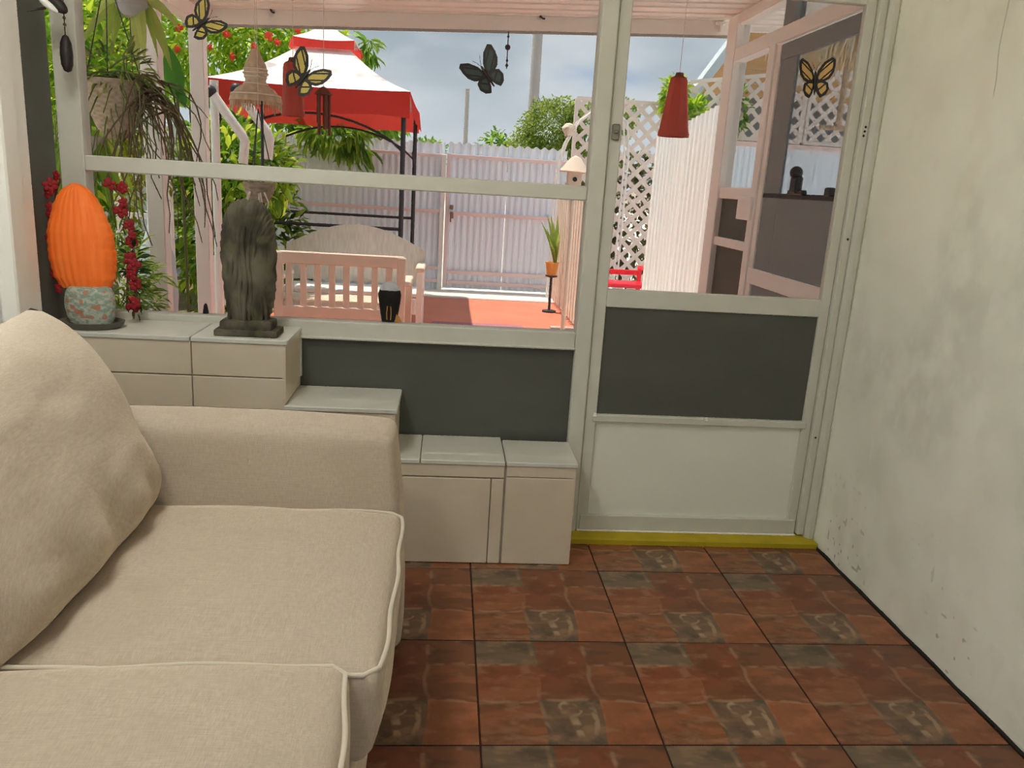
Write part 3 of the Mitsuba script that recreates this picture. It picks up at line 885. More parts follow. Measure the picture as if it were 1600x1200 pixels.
thing('patio_roof', kind='structure')
R = 'patio_roof'
for j in range(9):
    y0, y1 = 2.97 + j * .305, 2.97 + (j + 1) * .305
    pan = Polygon([(y0, .05), (y0, 0), (y0 + .025, 0), (y0 + .035, .016), (y0 + .07, .016), (y0 + .08, 0), (y0 + .19, 0), (y0 + .20, .016), (y0 + .235, .016), (y0 + .245, 0), (y1 - .004, 0), (y1 - .004, .05)])
    m = trimesh.creation.extrude_polygon(pan, 4.02, engine='earcut')
    v = m.vertices.copy()
    x = -1.78 + v[:, 2]
    m.vertices = np.stack([x, v[:, 0], v[:, 1] + roofz(x)], -1)
    m.fix_normals()
    part(R, 'pan', m, 'm_frame_out')
part(R, 'beam', bar((-1.70, 5.58, roofz(-1.70) - .045), (1.86, 5.58, roofz(1.86) - .045), .088, .09), 'm_frame_out')
part(R, 'beam', bar((-1.63, 3.0, roofz(-1.63) - .045), (-1.63, 5.55, roofz(-1.63) - .045), .088, .09, up=(1, 0, 0)), 'm_frame_out')
part(R, 'beam_lip', bar((-1.70, 5.545, roofz(-1.70) - .094), (1.86, 5.545, roofz(1.86) - .094), .022, .012), 'm_post_grey')
part(R, 'gutter', bar((-1.80, 5.76, roofz(-1.8) + .02), (2.24, 5.76, roofz(2.24) + .02), .09, .05), 'm_frame_out')
for (x, y, z) in ((-1.154, 5.53, 2.285), (.544, 5.53, 2.375)):
    part(R, 'hook', tube([(x, y + .02, z), (x, y - .02, z + .005), (x + .012, y - .03, z - .012), (x + .028, y - .026, z - .012)], .006, 6), 'm_metal')
part(R, 'junction_box', cat([box(1.70, 1.765, 5.50, 5.535, 2.415, 2.43, .003), box(1.725, 1.742, 5.50, 5.53, 2.37, 2.42, .003)]), 'm_white')
for (x, y, zt) in ((-1.615, 5.55, roofz(-1.6)), (-1.56, 4.55, roofz(-1.56))):
    P = thing('patio_post', 'white square patio post at the far left corner of the roof' if y > 5 else 'white square patio post among the hanging plants', 'post')
    part(P, 'shaft', box(x - .045, x + .045, y - .045, y + .045, -.10, zt - .09, .005), 'm_frame_out')
    part(P, 'base_plate', box(x - .07, x + .07, y - .07, y + .07, -.10, -.085, .003), 'm_frame_out')

# right screened side wall of the patio, receding ----------------------------------------------
SW = thing('screened_side_wall', 'white framed screen wall closing the patio on the right', 'screen wall')
XW = 1.80
part(SW, 'corner_post', box(XW - .045, XW + .045, 5.255, 5.43, -.1, 2.44, .005), 'm_frame_out')
part(SW, 'top_rail', box(XW - .04, XW + .04, 2.97, 5.26, 2.375, 2.44, .004), 'm_frame_out')
part(SW, 'header_rail', box(XW - .04, XW + .04, 2.97, 5.26, 2.155, 2.235, .004), 'm_frame_out')
part(SW, 'transom_divider', box(XW - .03, XW + .03, 4.40, 4.54, 2.23, 2.38, .003), 'm_dkscreen')
part(SW, 'transom_screen', trimesh.creation.box(bounds=[[XW - .0005, 2.97, 2.23], [XW, 5.26, 2.38]]), 'm_screen')
part(SW, 'side_screen', trimesh.creation.box(bounds=[[XW - .0005, 4.67, 1.38], [XW, 5.26, 2.16]]), 'm_screen')
part(SW, 'lower_rail', box(XW - .03, XW + .03, 4.65, 5.26, 1.315, 1.385, .004), 'm_frame_out')
part(SW, 'lower_rail', box(XW - .03, XW + .03, 4.65, 5.26, 1.015, 1.07, .004), 'm_frame_out')
part(SW, 'grey_panel', box(XW - .006, XW + .006, 4.65, 5.26, 1.06, 1.32, .002), 'm_grey')
part(SW, 'grey_panel', box(XW - .006, XW + .006, 4.65, 5.26, -.08, 1.02, .002), 'm_grey')
part(SW, 'lock_box', box(XW - .06, XW - .028, 4.60, 4.82, 1.20, 1.335, .004), 'm_frame_out')
part(SW, 'door_post', box(XW - .045, XW + .04, 4.58, 4.665, -.1, 2.16, .004), 'm_frame_out')
SD = thing('side_screen_door', 'white framed screen door with dark grey lower panel in the side wall', 'door')
part(SD, 'stile', box(XW - .035, XW - .005, 4.515, 4.575, -.07, 2.145, .003), 'm_frame_out')
part(SD, 'inner_stile', box(XW - .025, XW - .008, 4.30, 4.515, .93, 2.145, .003), 'm_dkscreen', label='broad dark grey stile')
part(SD, 'stile', box(XW - .035, XW - .005, 3.54, 3.60, -.07, 2.145, .003), 'm_frame_out')
part(SD, 'middle_rail', box(XW - .038, XW - .002, 3.60, 4.575, .845, .935, .003), 'm_frame_out')
part(SD, 'bottom_rail', box(XW - .035, XW - .005, 3.60, 4.515, -.07, .03, .003), 'm_frame_out')
part(SD, 'top_rail', box(XW - .030, XW - .005, 3.60, 4.515, 2.06, 2.145, .003), 'm_dkscreen')
part(SD, 'grey_panel', box(XW - .024, XW - .016, 3.60, 4.515, .93, 1.335, .002), 'm_dkscreen', label='dark grey panel')
part(SD, 'grey_panel', box(XW - .024, XW - .016, 3.60, 4.515, .03, .85, .002), 'm_dkscreen')
part(SD, 'panel_rail', box(XW - .028, XW - .012, 3.60, 4.515, 1.335, 1.36, .003), 'm_dark')
part(SD, 'screen', trimesh.creation.box(bounds=[[XW - .0205, 3.60, 1.35], [XW - .020, 4.30, 2.07]]), 'm_screen')
part(SD, 'handle', cat([box(XW - .06, XW - .02, 4.02, 4.10, 1.36, 1.45, .01), moved(trimesh.creation.icosphere(subdivisions=2, radius=.032), XW - .05, 4.055, 1.465), box(XW - .05, XW - .02, 3.96, 4.14, 1.355, 1.38, .006), box(XW - .05, XW - .02, 3.66, 3.72, 1.355, 1.395, .006)]), 'm_dark', smooth=30, label='dark latch handle')


# ---------------------------------------------------------------- far fence and gate
def corrugated(length, height, pitch, amp, thick=.004, per=8, top=None):
    n = max(2, int(length / pitch * per))
    x = np.linspace(0, length, n + 1)
    ph = (x / pitch) % 1
    y = amp * np.clip(np.sin(ph * 2 * np.pi) * 1.6, -1, 1)
    zt = np.full_like(x, height) if top is None else top(x)
    a = np.stack([x, y, x * 0], -1)
    b = np.stack([x, y, zt], -1)
    c = a + [0, thick, 0]
    d = b + [0, thick, 0]
    V = np.vstack([a, b, c, d])
    N = n + 1
    F = []
    for i in range(n):
        F += [[i, i + 1, N + i + 1], [i, N + i + 1, N + i]]
        F += [[2 * N + i, 3 * N + i + 1, 2 * N + i + 1], [2 * N + i, 3 * N + i, 3 * N + i + 1]]
        F += [[N + i, N + i + 1, 3 * N + i + 1], [N + i, 3 * N + i + 1, 3 * N + i]]
        F += [[i, 2 * N + i + 1, i + 1], [i, 2 * N + i, 2 * N + i + 1]]
    return trimesh.Trimesh(V, np.array(F), process=False)


YQ = 10.62
FE = thing('metal_fence', 'long white corrugated metal fence with wavy cap behind the patio', 'fence')
for i in range(7):
    part(FE, 'sheet', moved(corrugated(.905, 1.72, .0825, .005), -6.40 + i * .905, YQ + .02, -.085), 'm_fence')
    part(FE, 'cap_sheet', moved(moved(corrugated(.905, .24, .11, .016, top=lambda x: .225 + .014 * np.sin(x / .11 * 2 * np.pi)), rx=8), -6.40 + i * .905, YQ + .07, 1.555), 'm_fence_cap')
for z in (.03, .20, .93, 1.625):
    part(FE, 'rail', box(-6.3, -.06, YQ - .035, YQ + .005, z - .02, z + .02, .004), 'm_rail')
for x in (-6.3, -4.2, -2.1, -.075):
    part(FE, 'post', box(x - .03, x + .03, YQ - .04, YQ + .01, -.09, 1.64, .004), 'm_white')
GA = thing('metal_gate', 'white corrugated metal gate with pink rails and rusty lock', 'gate')
for i in range(2):
    part(GA, 'sheet', moved(corrugated(.765, 1.70, .0825, .005), -.02 + i * .77, YQ + .02, -.06), 'm_fence')
    part(GA, 'cap_sheet', moved(moved(corrugated(.765, .24, .11, .016, top=lambda x: .225 + .014 * np.sin(x / .11 * 2 * np.pi)), rx=8), -.02 + i * .77, YQ + .07, 1.57), 'm_fence_cap')
for z in (.02, .155, .915, 1.63):
    part(GA, 'rail', box(.02, 1.52, YQ - .035, YQ + .005, z - .022, z + .022, .004), 'm_rail')
part(GA, 'edge_post', box(-.035, .015, YQ - .045, YQ + .01, -.05, 1.66, .004), 'm_rail')
part(GA, 'lock', cat([box(.02, .07, YQ - .075, YQ - .036, .96, 1.02, .006), box(.03, .075, YQ - .07, YQ - .036, .85, .93, .006), box(.03, .05, YQ - .055, YQ - .036, .80, .86, .003)]), 'm_latch', label='rusty lock')
FR = thing('metal_fence', 'white corrugated fence under the lattice on the right', 'fence')
for i in range(4):
    part(FR, 'sheet', moved(corrugated(.905, 2.10, .0825, .006), 3.00 + i * .905, YQ + .06, -.085), 'm_fence')
for z in (.2, .93, 2.02):
    part(FR, 'rail', box(2.98, 6.62, YQ + .005, YQ + .045, z - .03, z + .03, .004), 'm_rail')


def lattice(x0, x1, z0, z1, y, label, top=None, pitch=.185, w=.052):
    k = thing('lattice_panel', label, 'lattice')
    region = sbox(x0, z0, x1, z1) if top is None else Polygon([(x0, z0), (x1, z0), (x1, top[1]), (x0, top[0])])
    for s, yy in ((1, y - .006), (-1, y + .006)):
        c = -8.0
        while c < 16:
            L = LineString([(c, z0 - 1), (c + s * 6, z0 + 5)]).buffer(w / 2, cap_style=2).intersection(region)
            if not L.is_empty and L.area > .002 and L.geom_type == 'Polygon':
                part(k, 'slat', extrude_xz(L, yy - .005, yy + .005), 'm_lattice')
            c += pitch * 1.05
    zt = (z1, z1) if top is None else top
    for a, b in (((x0, z0), (x1, z0)), ((x0, zt[0]), (x1, zt[1])), ((x0, z0), (x0, zt[0])), ((x1, z0), (x1, zt[1]))):
        part(k, 'frame', bar((a[0], y, a[1]), (b[0], y, b[1]), .045, .035), 'm_lattice')
    return k


lattice(1.56, 2.96, -.06, 2.42, YQ - .14, 'tall pinkish white lattice screen left of the bright corrugated wall')
lattice(3.00, 4.54, 2.08, 2.86, YQ - .06, 'white lattice topping the far fence behind the side wall', top=(2.72, 2.95))
lattice(4.60, 6.30, 2.08, 2.98, YQ - .06, 'white lattice topping the fence behind the orange butterfly', top=(2.95, 3.02))

# white corrugated shed side
SHD = thing('corrugated_wall', 'bright white corrugated metal wall beside the lattice screen', 'wall')


def shed_sheet(y0, y1):
    m = corrugated(y1 - y0, 2, .125, .020, top=lambda x: 1.99 + .085 * (8.65 - (y0 + x)) + .0)
    v = m.vertices.copy()
    m.vertices = np.stack([2.2 - v[:, 1], y0 + v[:, 0], v[:, 2] - .09], -1)
    m.invert()
    m.fix_normals()
    return m


for (a, b) in ((7.605, 8.65), (6.555, 7.6)):
    part(SHD, 'sheet', shed_sheet(a, b), 'm_shed')
part(SHD, 'edge_trim', box(2.175, 2.225, 8.645, 8.70, -.09, 1.92, .004), 'm_white')
part(SHD, 'edge_trim', box(2.175, 2.225, 6.50, 6.555, -.09, 2.09, .004), 'm_white')
part(SHD, 'bracket', box(2.155, 2.19, 6.60, 6.66, .9, 1.0, .004), 'm_metal')
part(SHD, 'brace', bar((2.25, 7.6, -.1), (2.25, 7.6, 1.95), .06, .05), 'm_white')

# red plastic bench by the lattice
RB = thing('red_bench', 'low bright red bench in front of the lattice screen', 'bench')
part(RB, 'seat', box(1.75, 2.38, 9.25, 9.62, .22, .27, .01), 'm_redplastic')
part(RB, 'back_rail', box(1.75, 2.38, 9.60, 9.64, .34, .40, .008), 'm_redplastic')
part(RB, 'arm', box(2.33, 2.39, 9.22, 9.64, .42, .46, .008), 'm_redplastic')
for (x, y) in ((1.78, 9.28), (2.355, 9.25), (1.78, 9.60), (2.355, 9.61)):
    part(RB, 'leg', box(x - .025, x + .025, y - .02, y + .02, -.10, .44 if x > 2 else .40, .005), 'm_redplastic')

# tiki hut roof gable with fascia
TK = thing('tiki_hut', 'steep tan boarded hut gable with pale blue edge above the lattice', 'hut')
YT = 11.6
nb = 16
ga = Polygon([(3.36, 2.72), (5.1, 5.3), (6.84, 2.72)])
for i in range(nb):
    z0 = 2.72 + i * .18
    q = ga.intersection(sbox(2, z0, 8, z0 + .174))
    if q.is_empty: continue
    part(TK, 'board', extrude_xz(q, YT, YT + .03), 'm_tan')
part(TK, 'fascia', bar((3.20, YT - .10, 2.50), (5.1, YT - .10, 5.36), .11, .30), 'm_fascia', label='pale blue edge board')
part(TK, 'fascia', bar((7.00, YT - .10, 2.50), (5.1, YT - .10, 5.36), .11, .30), 'm_fascia')
part(TK, 'back_wall', box(3.2, 7.0, YT + .5, YT + .56, -.1, 2.9, .01), 'm_dkscreen', label='dark backdrop panel for the shaded hut inside')  # dark sheet put in for the shade inside the hut
for x in (3.5, 6.7):
    part(TK, 'post', rod((x, YT + .1, -.1), (x, YT + .1, 2.5), .06), 'm_bamboo', smooth=40)

# thatch awning seen through the side door
TH = thing('thatch_awning', 'straw thatch awning on thin poles seen through the side door', 'awning')
tr = np.random.default_rng(11)
seg, tone = [], []
for row in range(3):
    for i in range(150):
        x = tr.uniform(2.34, 3.75)
        y = 6.0 + row * .10 + tr.uniform(-.03, .03)
        z = 2.72 - row * .0 + tr.uniform(-.05, .08)
        L = tr.uniform(.32, .50)
        dx = tr.normal(0, .05)
        seg.append(tube([(x, y, z), (x + dx * .5, y - .02, z - L * .5), (x + dx, y - .03, z - L)], [.013, .010, .002], 4, cap=False))
part(TH, 'straw', cat(seg), 'm_thatch', kind='stuff')
part(TH, 'pole', rod((2.34, 6.16, 2.74), (3.75, 6.1, 2.74), .03), 'm_bamboo', smooth=40)
for x in (2.56, 3.72):
    part(TH, 'pole', rod((x, 6.35, -.1), (x, 6.35, 2.74), .028), 'm_bamboo', smooth=40)
part(TH, 'pole', rod((2.86, 6.0, 1.86), (2.86, 6.0, 2.72), .022), 'm_bamboo', smooth=40)
part(TH, 'pole', rod((2.72, 6.0, 1.87), (2.98, 6.0, 1.87), .018), 'm_bamboo', smooth=40)

# slatted side panel + birdhouse near the far right of the patio
SP = thing('slatted_screen', 'cream slatted screen running back along the patio beside the door post', 'screen')
for j in range(14):
    y = 7.72 + j * .165
    part(SP, 'slat', box(1.335, 1.360, y, y + .075, -.04, 1.22, .004), 'm_beige')
for z in (.02, .85, 1.20):
    part(SP, 'rail', box(1.358, 1.39, 7.68, 10.05, z - .03, z + .03, .004), 'm_white')
part(SP, 'brace', bar((1.325, 7.9, .02), (1.325, 7.70, .50), .05, .02, up=(1, 0, 0)), 'm_white')
part(SP, 'post', box(1.345, 1.405, 7.64, 7.70, -.1, 1.30, .004), 'm_white')
part(SP, 'foot', box(1.10, 1.35, 8.02, 8.12, -.10, -.075, .004), 'm_post_grey')
BH = thing('birdhouse', 'cream thatched birdhouse on a short post beside the slatted screen', 'birdhouse')
hbx, hby = 1.135, 7.45
part(BH, 'body', moved(softbox(.125, .125, .14, .01, 60), hbx, hby, 1.40), 'm_bench', smooth=40)
rf = lathe([(0, .14), (.045, .115), (.10, .045), (.14, .0), (.13, -.012), (.09, .02), (0, .03)], 22)
rv = rf.vertices
rv += (meshkit.fbm(rv * 34, 2, seed=3)[:, None] - .5) * .026
part(BH, 'roof', moved(rf, hbx, hby, 1.472), 'm_beige', smooth=30, label='ragged cream thatch roof')
part(BH, 'hole', moved(lathe([(0, 0), (.02, 0), (.02, .006), (0, .006)], 16), hbx, hby - .0625, 1.40, rx=90), 'm_dark')
part(BH, 'post', rod((hbx, hby, -.1), (hbx, hby, 1.34), .022), 'm_bench', smooth=40)
CR = thing('wire_arch', 'thin white wire arch with a pale flower above the birdhouse', 'garden arch')
for dy in (0, .22):
    part(CR, 'wire', tube([(1.33, 10.12 + dy, -.1), (1.34, 10.12 + dy, 1.55), (1.42, 10.12 + dy, 1.86), (1.56, 10.12 + dy, 2.12), (1.75, 10.12 + dy, 2.27), (1.98, 10.12 + dy, 2.29), (2.15, 10.12 + dy, 2.14), (2.20, 10.12 + dy, 1.75), (2.20, 10.12 + dy, -.1)], .013, 6), 'm_white', smooth=True)
for (x, z) in ((1.335, .9), (1.335, 1.5), (1.48, 1.98), (1.75, 2.27)):
    part(CR, 'rung', rod((x, 10.12, z), (x, 10.34, z), .009, 6), 'm_white')
cf = trimesh.creation.icosphere(subdivisions=2, radius=.08)
cf.vertices += (meshkit.fbm(cf.vertices * 30, 2, seed=1)[:, None] - .5) * .06
part(CR, 'flower', moved(cf, 1.43, 10.09, 2.01), 'm_beige', smooth=30, label='pale flower')
PP = thing('potted_plant', 'spiky green plant in a small orange pot by the slatted screen', 'potted plant')
px_, py_ = 1.225, 9.2
part(PP, 'pot', moved(lathe([(0, 0), (.055, 0), (.075, .12), (.082, .15), (.07, .15), (.066, .13), (0, .12)], 24), px_, py_, .33), 'm_terracotta', smooth=40)
part(PP, 'stand', moved(lathe([(0, 0), (.08, 0), (.08, .02), (.015, .03), (.015, .40), (.07, .415), (.07, .43), (0, .43)], 20), px_, py_, -.10), 'm_metal', smooth=40)
for i in range(11):
    a = math.pi + (i - 5) * .33
    sp = .07 + .06 * (i % 3)
    h = .56 - .08 * (i % 4)
    pts = np.array([(px_ + .03 + math.cos(a) * sp * s ** 1.6, py_ + math.sin(a) * sp * s ** 1.6, .45 + h * s) for s in np.linspace(0, 1, 7)])
    w = np.array([.016, .024, .028, .026, .020, .011, .002])
    sd = np.array([-math.sin(a), math.cos(a), 0])
    if abs(sd[0]) < .5: sd = np.array([.75, sd[1] * .6, 0])
    V = np.vstack([pts - sd * w[:, None], pts + sd * w[:, None]])
    F = []
    for q in range(6): F += [[q, q + 1, 7 + q + 1], [q, 7 + q + 1, 7 + q]]
    lcol = np.tile(np.array([[.30, .44, .09], [.42, .54, .14], [.22, .36, .07]])[i % 3], (14, 1))
    part(PP, 'leaf', trimesh.Trimesh(V, np.array(F), process=False), 'm_leaf', color=lcol)

# ---------------------------------------------------------------- gazebo
GZ = thing('gazebo', 'red gazebo with white two-tier canopy on black metal posts', 'gazebo')
gx0, gx1, gy0, gy1, ge = -2.25, -.39, 7.90, 10.30, 2.10
gc = np.array([(gx0 + gx1) / 2, (gy0 + gy1) / 2])


def canopy(x0, x1, y0, y1, z0, tx, ty, z1, n=9, sag=.05):
    cx, cy = (x0 + x1) / 2, (y0 + y1) / 2
    V, F = [], []
    per = []
    for s in np.linspace(0, 1, 12, endpoint=False): per.append((-1 + 2 * s, -1))
    for s in np.linspace(0, 1, 12, endpoint=False): per.append((1, -1 + 2 * s))
    for s in np.linspace(0, 1, 12, endpoint=False): per.append((1 - 2 * s, 1))
    for s in np.linspace(0, 1, 12, endpoint=False): per.append((-1, 1 - 2 * s))
    per = np.array(per)
    m = len(per)
    for t in np.linspace(0, 1, n):
        hx, hy = (x1 - x0) / 2 * (1 - t) + tx * t, (y1 - y0) / 2 * (1 - t) + ty * t
        mid = 1 - np.minimum(np.abs(per[:, 0]), np.abs(per[:, 1])) ** 2
        z = z0 + (z1 - z0) * t - sag * math.sin(math.pi * t) - .02 * mid * (1 - t) * 1.0
        V.append(np.stack([cx + per[:, 0] * hx, cy + per[:, 1] * hy, z], -1))
    V = np.vstack(V)
    for r in range(n - 1):
        for j in range(m):
            j2 = (j + 1) % m
            F += [[r * m + j, r * m + j2, (r + 1) * m + j2], [r * m + j, (r + 1) * m + j2, (r + 1) * m + j]]
    return trimesh.Trimesh(V, np.array(F), process=False)


def valance(x0, x1, y0, y1, zt, zb, out=.03, side=None, n=16, drop=.03):
    a, b = np.array([x0, y0]), np.array([x1, y1])
    t = np.linspace(0, 1, n)
    nrm = np.array([(b - a)[1], -(b - a)[0]])
    nrm /= np.linalg.norm(nrm)
    p = a + (b - a) * t[:, None]
    top = np.column_stack([p, np.full(n, zt) - .02 * (1 - (2 * t - 1) ** 2)])
    bot = np.column_stack([p + nrm * out, zb + drop * np.abs(np.sin(t * np.pi * 3)) * .5])
    V = np.vstack([top, bot])
    F = []
    for i in range(n - 1): F += [[i, n + i, n + i + 1], [i, n + i + 1, i + 1]]
    return trimesh.Trimesh(V, np.array(F), process=False)


part(GZ, 'canopy', canopy(gx0, gx1, gy0, gy1, ge, .27, .27, 2.545), 'm_whitecloth', smooth=30)
part(GZ, 'top_canopy', canopy(gc[0] - .31, gc[0] + .31, gc[1] - .31, gc[1] + .31, 2.64, .02, .02, 2.83, sag=.02), 'm_whitecloth', smooth=30)
for (a, b) in (((gx0, gy0), (gx1, gy0)), ((gx1, gy0), (gx1, gy1)), ((gx1, gy1), (gx0, gy1)), ((gx0, gy1), (gx0, gy0))):
    part(GZ, 'valance', valance(a[0], b[0], a[1], b[1], ge, ge - .24), 'm_redcloth', smooth=True, label='red cloth valance')
    sx0, sy0 = gc[0] + np.sign(a[0] - gc[0]) * .31, gc[1] + np.sign(a[1] - gc[1]) * .31
    sx1, sy1 = gc[0] + np.sign(b[0] - gc[0]) * .31, gc[1] + np.sign(b[1] - gc[1]) * .31
    part(GZ, 'vent_band', valance(sx0, sx1, sy0, sy1, 2.64, 2.54, out=.04, drop=0), 'm_redcloth', smooth=True)
for (x, y) in ((-.46, 8.15), (-.43, 10.18), (-2.24, 10.18), (-2.19, 8.15)):
    part(GZ, 'post', rod((x, y, -.10), (x, y, ge - .02), .024, 8), 'm_metal', smooth=40)
for z, y in ((.82, 8.15), (.84, 10.18)):
    part(GZ, 'rail', rod((-2.2, y, z), (-.45, y, z), .016, 8), 'm_metal', smooth=40)
    part(GZ, 'rail', rod((-2.2, y, z - .62), (-.45, y, z - .62), .012, 8), 'm_metal', smooth=40)
for y in (8.15, 10.18):
    part(GZ, 'arch', tube([(-2.2 + 1.75 * s, y, 1.55 + .32 * math.sin(math.pi * s) ** .7) for s in np.linspace(0, 1, 15)], .012, 6), 'm_metal', smooth=True)
part(GZ, 'brace', rod((-.44, 9.9, 1.62), (-.44, 10.17, 1.48), .012, 6), 'm_metal')

# garden glider benches
GB = thing('garden_bench', 'pinkish wooden slat-back bench seen from behind beyond the sill', 'bench')
by = 6.70
part(GB, 'top_rail', box(-1.40, -.34, by, by + .05, .585, .685, .008), 'm_bench')
part(GB, 'lower_rail', box(-1.40, -.34, by, by + .045, .14, .235, .006), 'm_bench')
for x in (-1.37, -.365):
    part(GB, 'post', box(x - .035, x + .035, by - .005, by + .055, -.10, .675, .006), 'm_bench')
for i in range(8):
    x = -1.285 + i * .117
    part(GB, 'slat', box(x - .026, x + .026, by + .012, by + .034, .23, .59, .004), 'm_bench')
for i in range(4):
    part(GB, 'seat_slat', box(-1.36, -.37, by + .07 + i * .10, by + .155 + i * .10, .26, .285, .004), 'm_bench')
for x in (-1.37, -.32):
    part(GB, 'arm', box(x - .035, x + .035, by + .0, by + .52, .44, .475, .008), 'm_bench')
    part(GB, 'leg', box(x - .03, x + .03, by + .45, by + .51, -.10, .44, .005), 'm_bench')
GC = thing('arched_bench', 'weathered bench with arched solid back facing the slatted bench', 'bench')
y2 = 7.80
arc = [(-1.50, .34)] + [(-1.50 + 1.28 * s, .64 + .21 * math.sin(math.pi * s)) for s in np.linspace(0, 1, 25)] + [(-.22, .34)]
part(GC, 'backrest', extrude_xz(Polygon(arc).buffer(.015), y2, y2 + .04), 'm_wicker')
part(GC, 'seat', box(-1.48, -.24, y2 - .46, y2 + .02, .26, .30, .006), 'm_white')
for x in (-1.49, -.23):
    part(GC, 'arm', box(x - .04, x + .04, y2 - .48, y2 + .02, .50, .54, .010), 'm_bench')
    part(GC, 'leg', box(x - .03, x + .03, y2 - .46, y2 - .40, -.10, .50, .005), 'm_white')
    part(GC, 'leg', box(x - .03, x + .03, y2 - .02, y2 + .04, -.10, .50, .005), 'm_white')
part(GC, 'apron', box(-1.46, -.26, y2 - .47, y2 - .43, .10, .25, .005), 'm_white')

# white fretwork block screen behind the statue
FB = thing('fretwork_screen', 'low white ornamental screen with oval openings behind the stone statue', 'screen')
fp = sbox(-1.76, -.10, -1.34, .66)
for i in range(3):
    for j in range(4):
        fp = fp.difference(affinity.scale(Point(-1.68 + i * .155, .03 + j * .19).buffer(1, 24), .055, .07))
part(FB, 'panel', extrude_xz(fp, 6.25, 6.31), 'm_white')
part(FB, 'base', box(-1.78, -1.32, 6.23, 6.33, -.10, -.06, .004), 'm_white')

# ---------------------------------------------------------------- hanging lanterns and chimes
LN = thing('bamboo_lantern', 'woven bamboo lantern with flared skirt hanging left of the red bell', 'lantern')
lx, ly = -1.045, 4.6
part(LN, 'shade', moved(lathe([(.020, 1.93), (.030, 1.90), (.055, 1.85), (.062, 1.81), (.052, 1.775), (.060, 1.755), (.100, 1.73), (.132, 1.69), (.138, 1.665), (.128, 1.665), (.095, 1.72), (.052, 1.75), (.046, 1.775), (.055, 1.81), (.048, 1.845), (.02, 1.89)], 36), lx, ly, 0), 'm_bamboo', smooth=30)
for zc, rr in ((1.79, .057), (1.81, .064), (1.83, .061), (1.755, .062), (1.70, .128)):
    a = np.linspace(0, 2 * np.pi, 30, endpoint=False)
    part(LN, 'hoop', tube(np.stack([lx + rr * np.cos(a), ly + rr * np.sin(a), np.full(30, zc)], -1), .004, 5, closed=True), 'm_beige', smooth=True)
part(LN, 'cord', tube([(lx, ly, 1.92), (lx, ly, roofz(lx) + .001)], .0018, 5), 'm_beige')
fr2 = np.random.default_rng(5)
part(LN, 'fringe', cat([tube([(lx + .13 * math.cos(a), ly + .13 * math.sin(a), 1.668), (lx + .132 * math.cos(a), ly + .132 * math.sin(a), 1.668 - fr2.uniform(.02, .06))], .0025, 4) for a in np.linspace(0, 6.28, 60)]), 'm_bamboo', kind='stuff')
part(LN, 'stem', rod((lx + .03, ly, 1.12), (lx + .03, ly, 1.70), .008, 6), 'm_metal')


def bell(x, y, z0, h, r0, r1, label, cyl=False):
    k = thing('red_bell', label, 'lantern')
    m = lathe([(r0 * .9, z0 + h), (r0, z0 + h * .97), (r0 * 1.05, z0 + h * .9), (r1 * .93, z0 + .12 * h), (r1, z0 + .02), (r1, z0), (r1 * .93, z0), (r1 * .86, z0 + .12 * h), (r0 * .9, z0 + h * .88), (0, z0 + h * .9)], 8 if not cyl else 28)
    part(k, 'body', moved(m, x, y, 0), 'm_redpaint', smooth=25)
    part(k, 'cap', moved(lathe([(r0 * .9, z0 + h), (r0 * .5, z0 + h + .012), (r0 * .42, z0 + h + .03), (0, z0 + h + .03)], 16), x, y, 0), 'm_rust', smooth=40)
    part(k, 'cord', rod((x, y, z0 + h + .02), (x, y, roofz(x) + .001), .0018, 5), 'm_beige')
    return k


bell(-.905, 4.9, 1.625, .285, .052, .066, 'dark red hanging bell beside the woven bamboo lantern', cyl=True)
bell(1.325, 4.9, 1.655, .33, .052, .096, 'red faceted hanging bell lantern in front of the white lattice')
WC = thing('wind_chime', 'rusty wind chime with dangling tubes under the gazebo edge', 'wind chime')
wx, wy = -.735, 4.9
part(WC, 'cap', moved(lathe([(.0, 1.80), (.02, 1.79), (.045, 1.765), (.05, 1.755), (.04, 1.75), (0, 1.76)], 18), wx, wy, 0), 'm_rust', smooth=40)
for i in range(5):
    a = i * 1.2566 + .3
    part(WC, 'tube', rod((wx + .032 * math.cos(a), wy + .032 * math.sin(a), 1.755), (wx + .034 * math.cos(a), wy + .034 * math.sin(a), 1.53 + .035 * (i % 3)), .009, 8), 'm_rust', smooth=40)
part(WC, 'cord', rod((wx, wy, 1.79), (wx, wy, roofz(wx) + .001), .0018, 5), 'm_beige')
BC = thing('bead_string', 'thin bead string hanging from the patio beam beside the dark butterfly', 'hanging ornament')
part(BC, 'cord', rod((.345, 5.53, 2.05), (.345, 5.53, 2.275), .0035, 5), 'm_metal')
for z, r in ((2.18, .018), (2.10, .008), (2.245, .008), (2.07, .010)):
    part(BC, 'bead', moved(trimesh.creation.icosphere(subdivisions=2, radius=r), .345, 5.53, z), 'm_metal', smooth=True)
# white pipe arms, folded
PA = thing('bent_pipe_arms', 'white bent pipe arms with black joints beside the left patio post', 'pipe')
for (dx, dz, dy) in ((0, 0, 0), (.14, .04, .15)):
    b0 = np.array([-1.66 + dx, 6.0 + dy, 1.87 - .06 + dz])
    part(PA, 'pipe', tube([b0, b0 + [.10, 0, -.14], b0 + [.20, 0, -.27], b0 + [.215, 0, -.31], b0 + [.20, 0, -.46]], .034, 12), 'm_white', smooth=50)
    part(PA, 'joint', moved(trimesh.creation.icosphere(subdivisions=2, radius=.042), b0[0] - .01, b0[1] - .01, b0[2] + .01), 'm_metal', smooth=True)
part(PA, 'mast', rod((-1.66, 6.05, -.10), (-1.66, 6.05, 1.9), .03, 10), 'm_white', smooth=40)

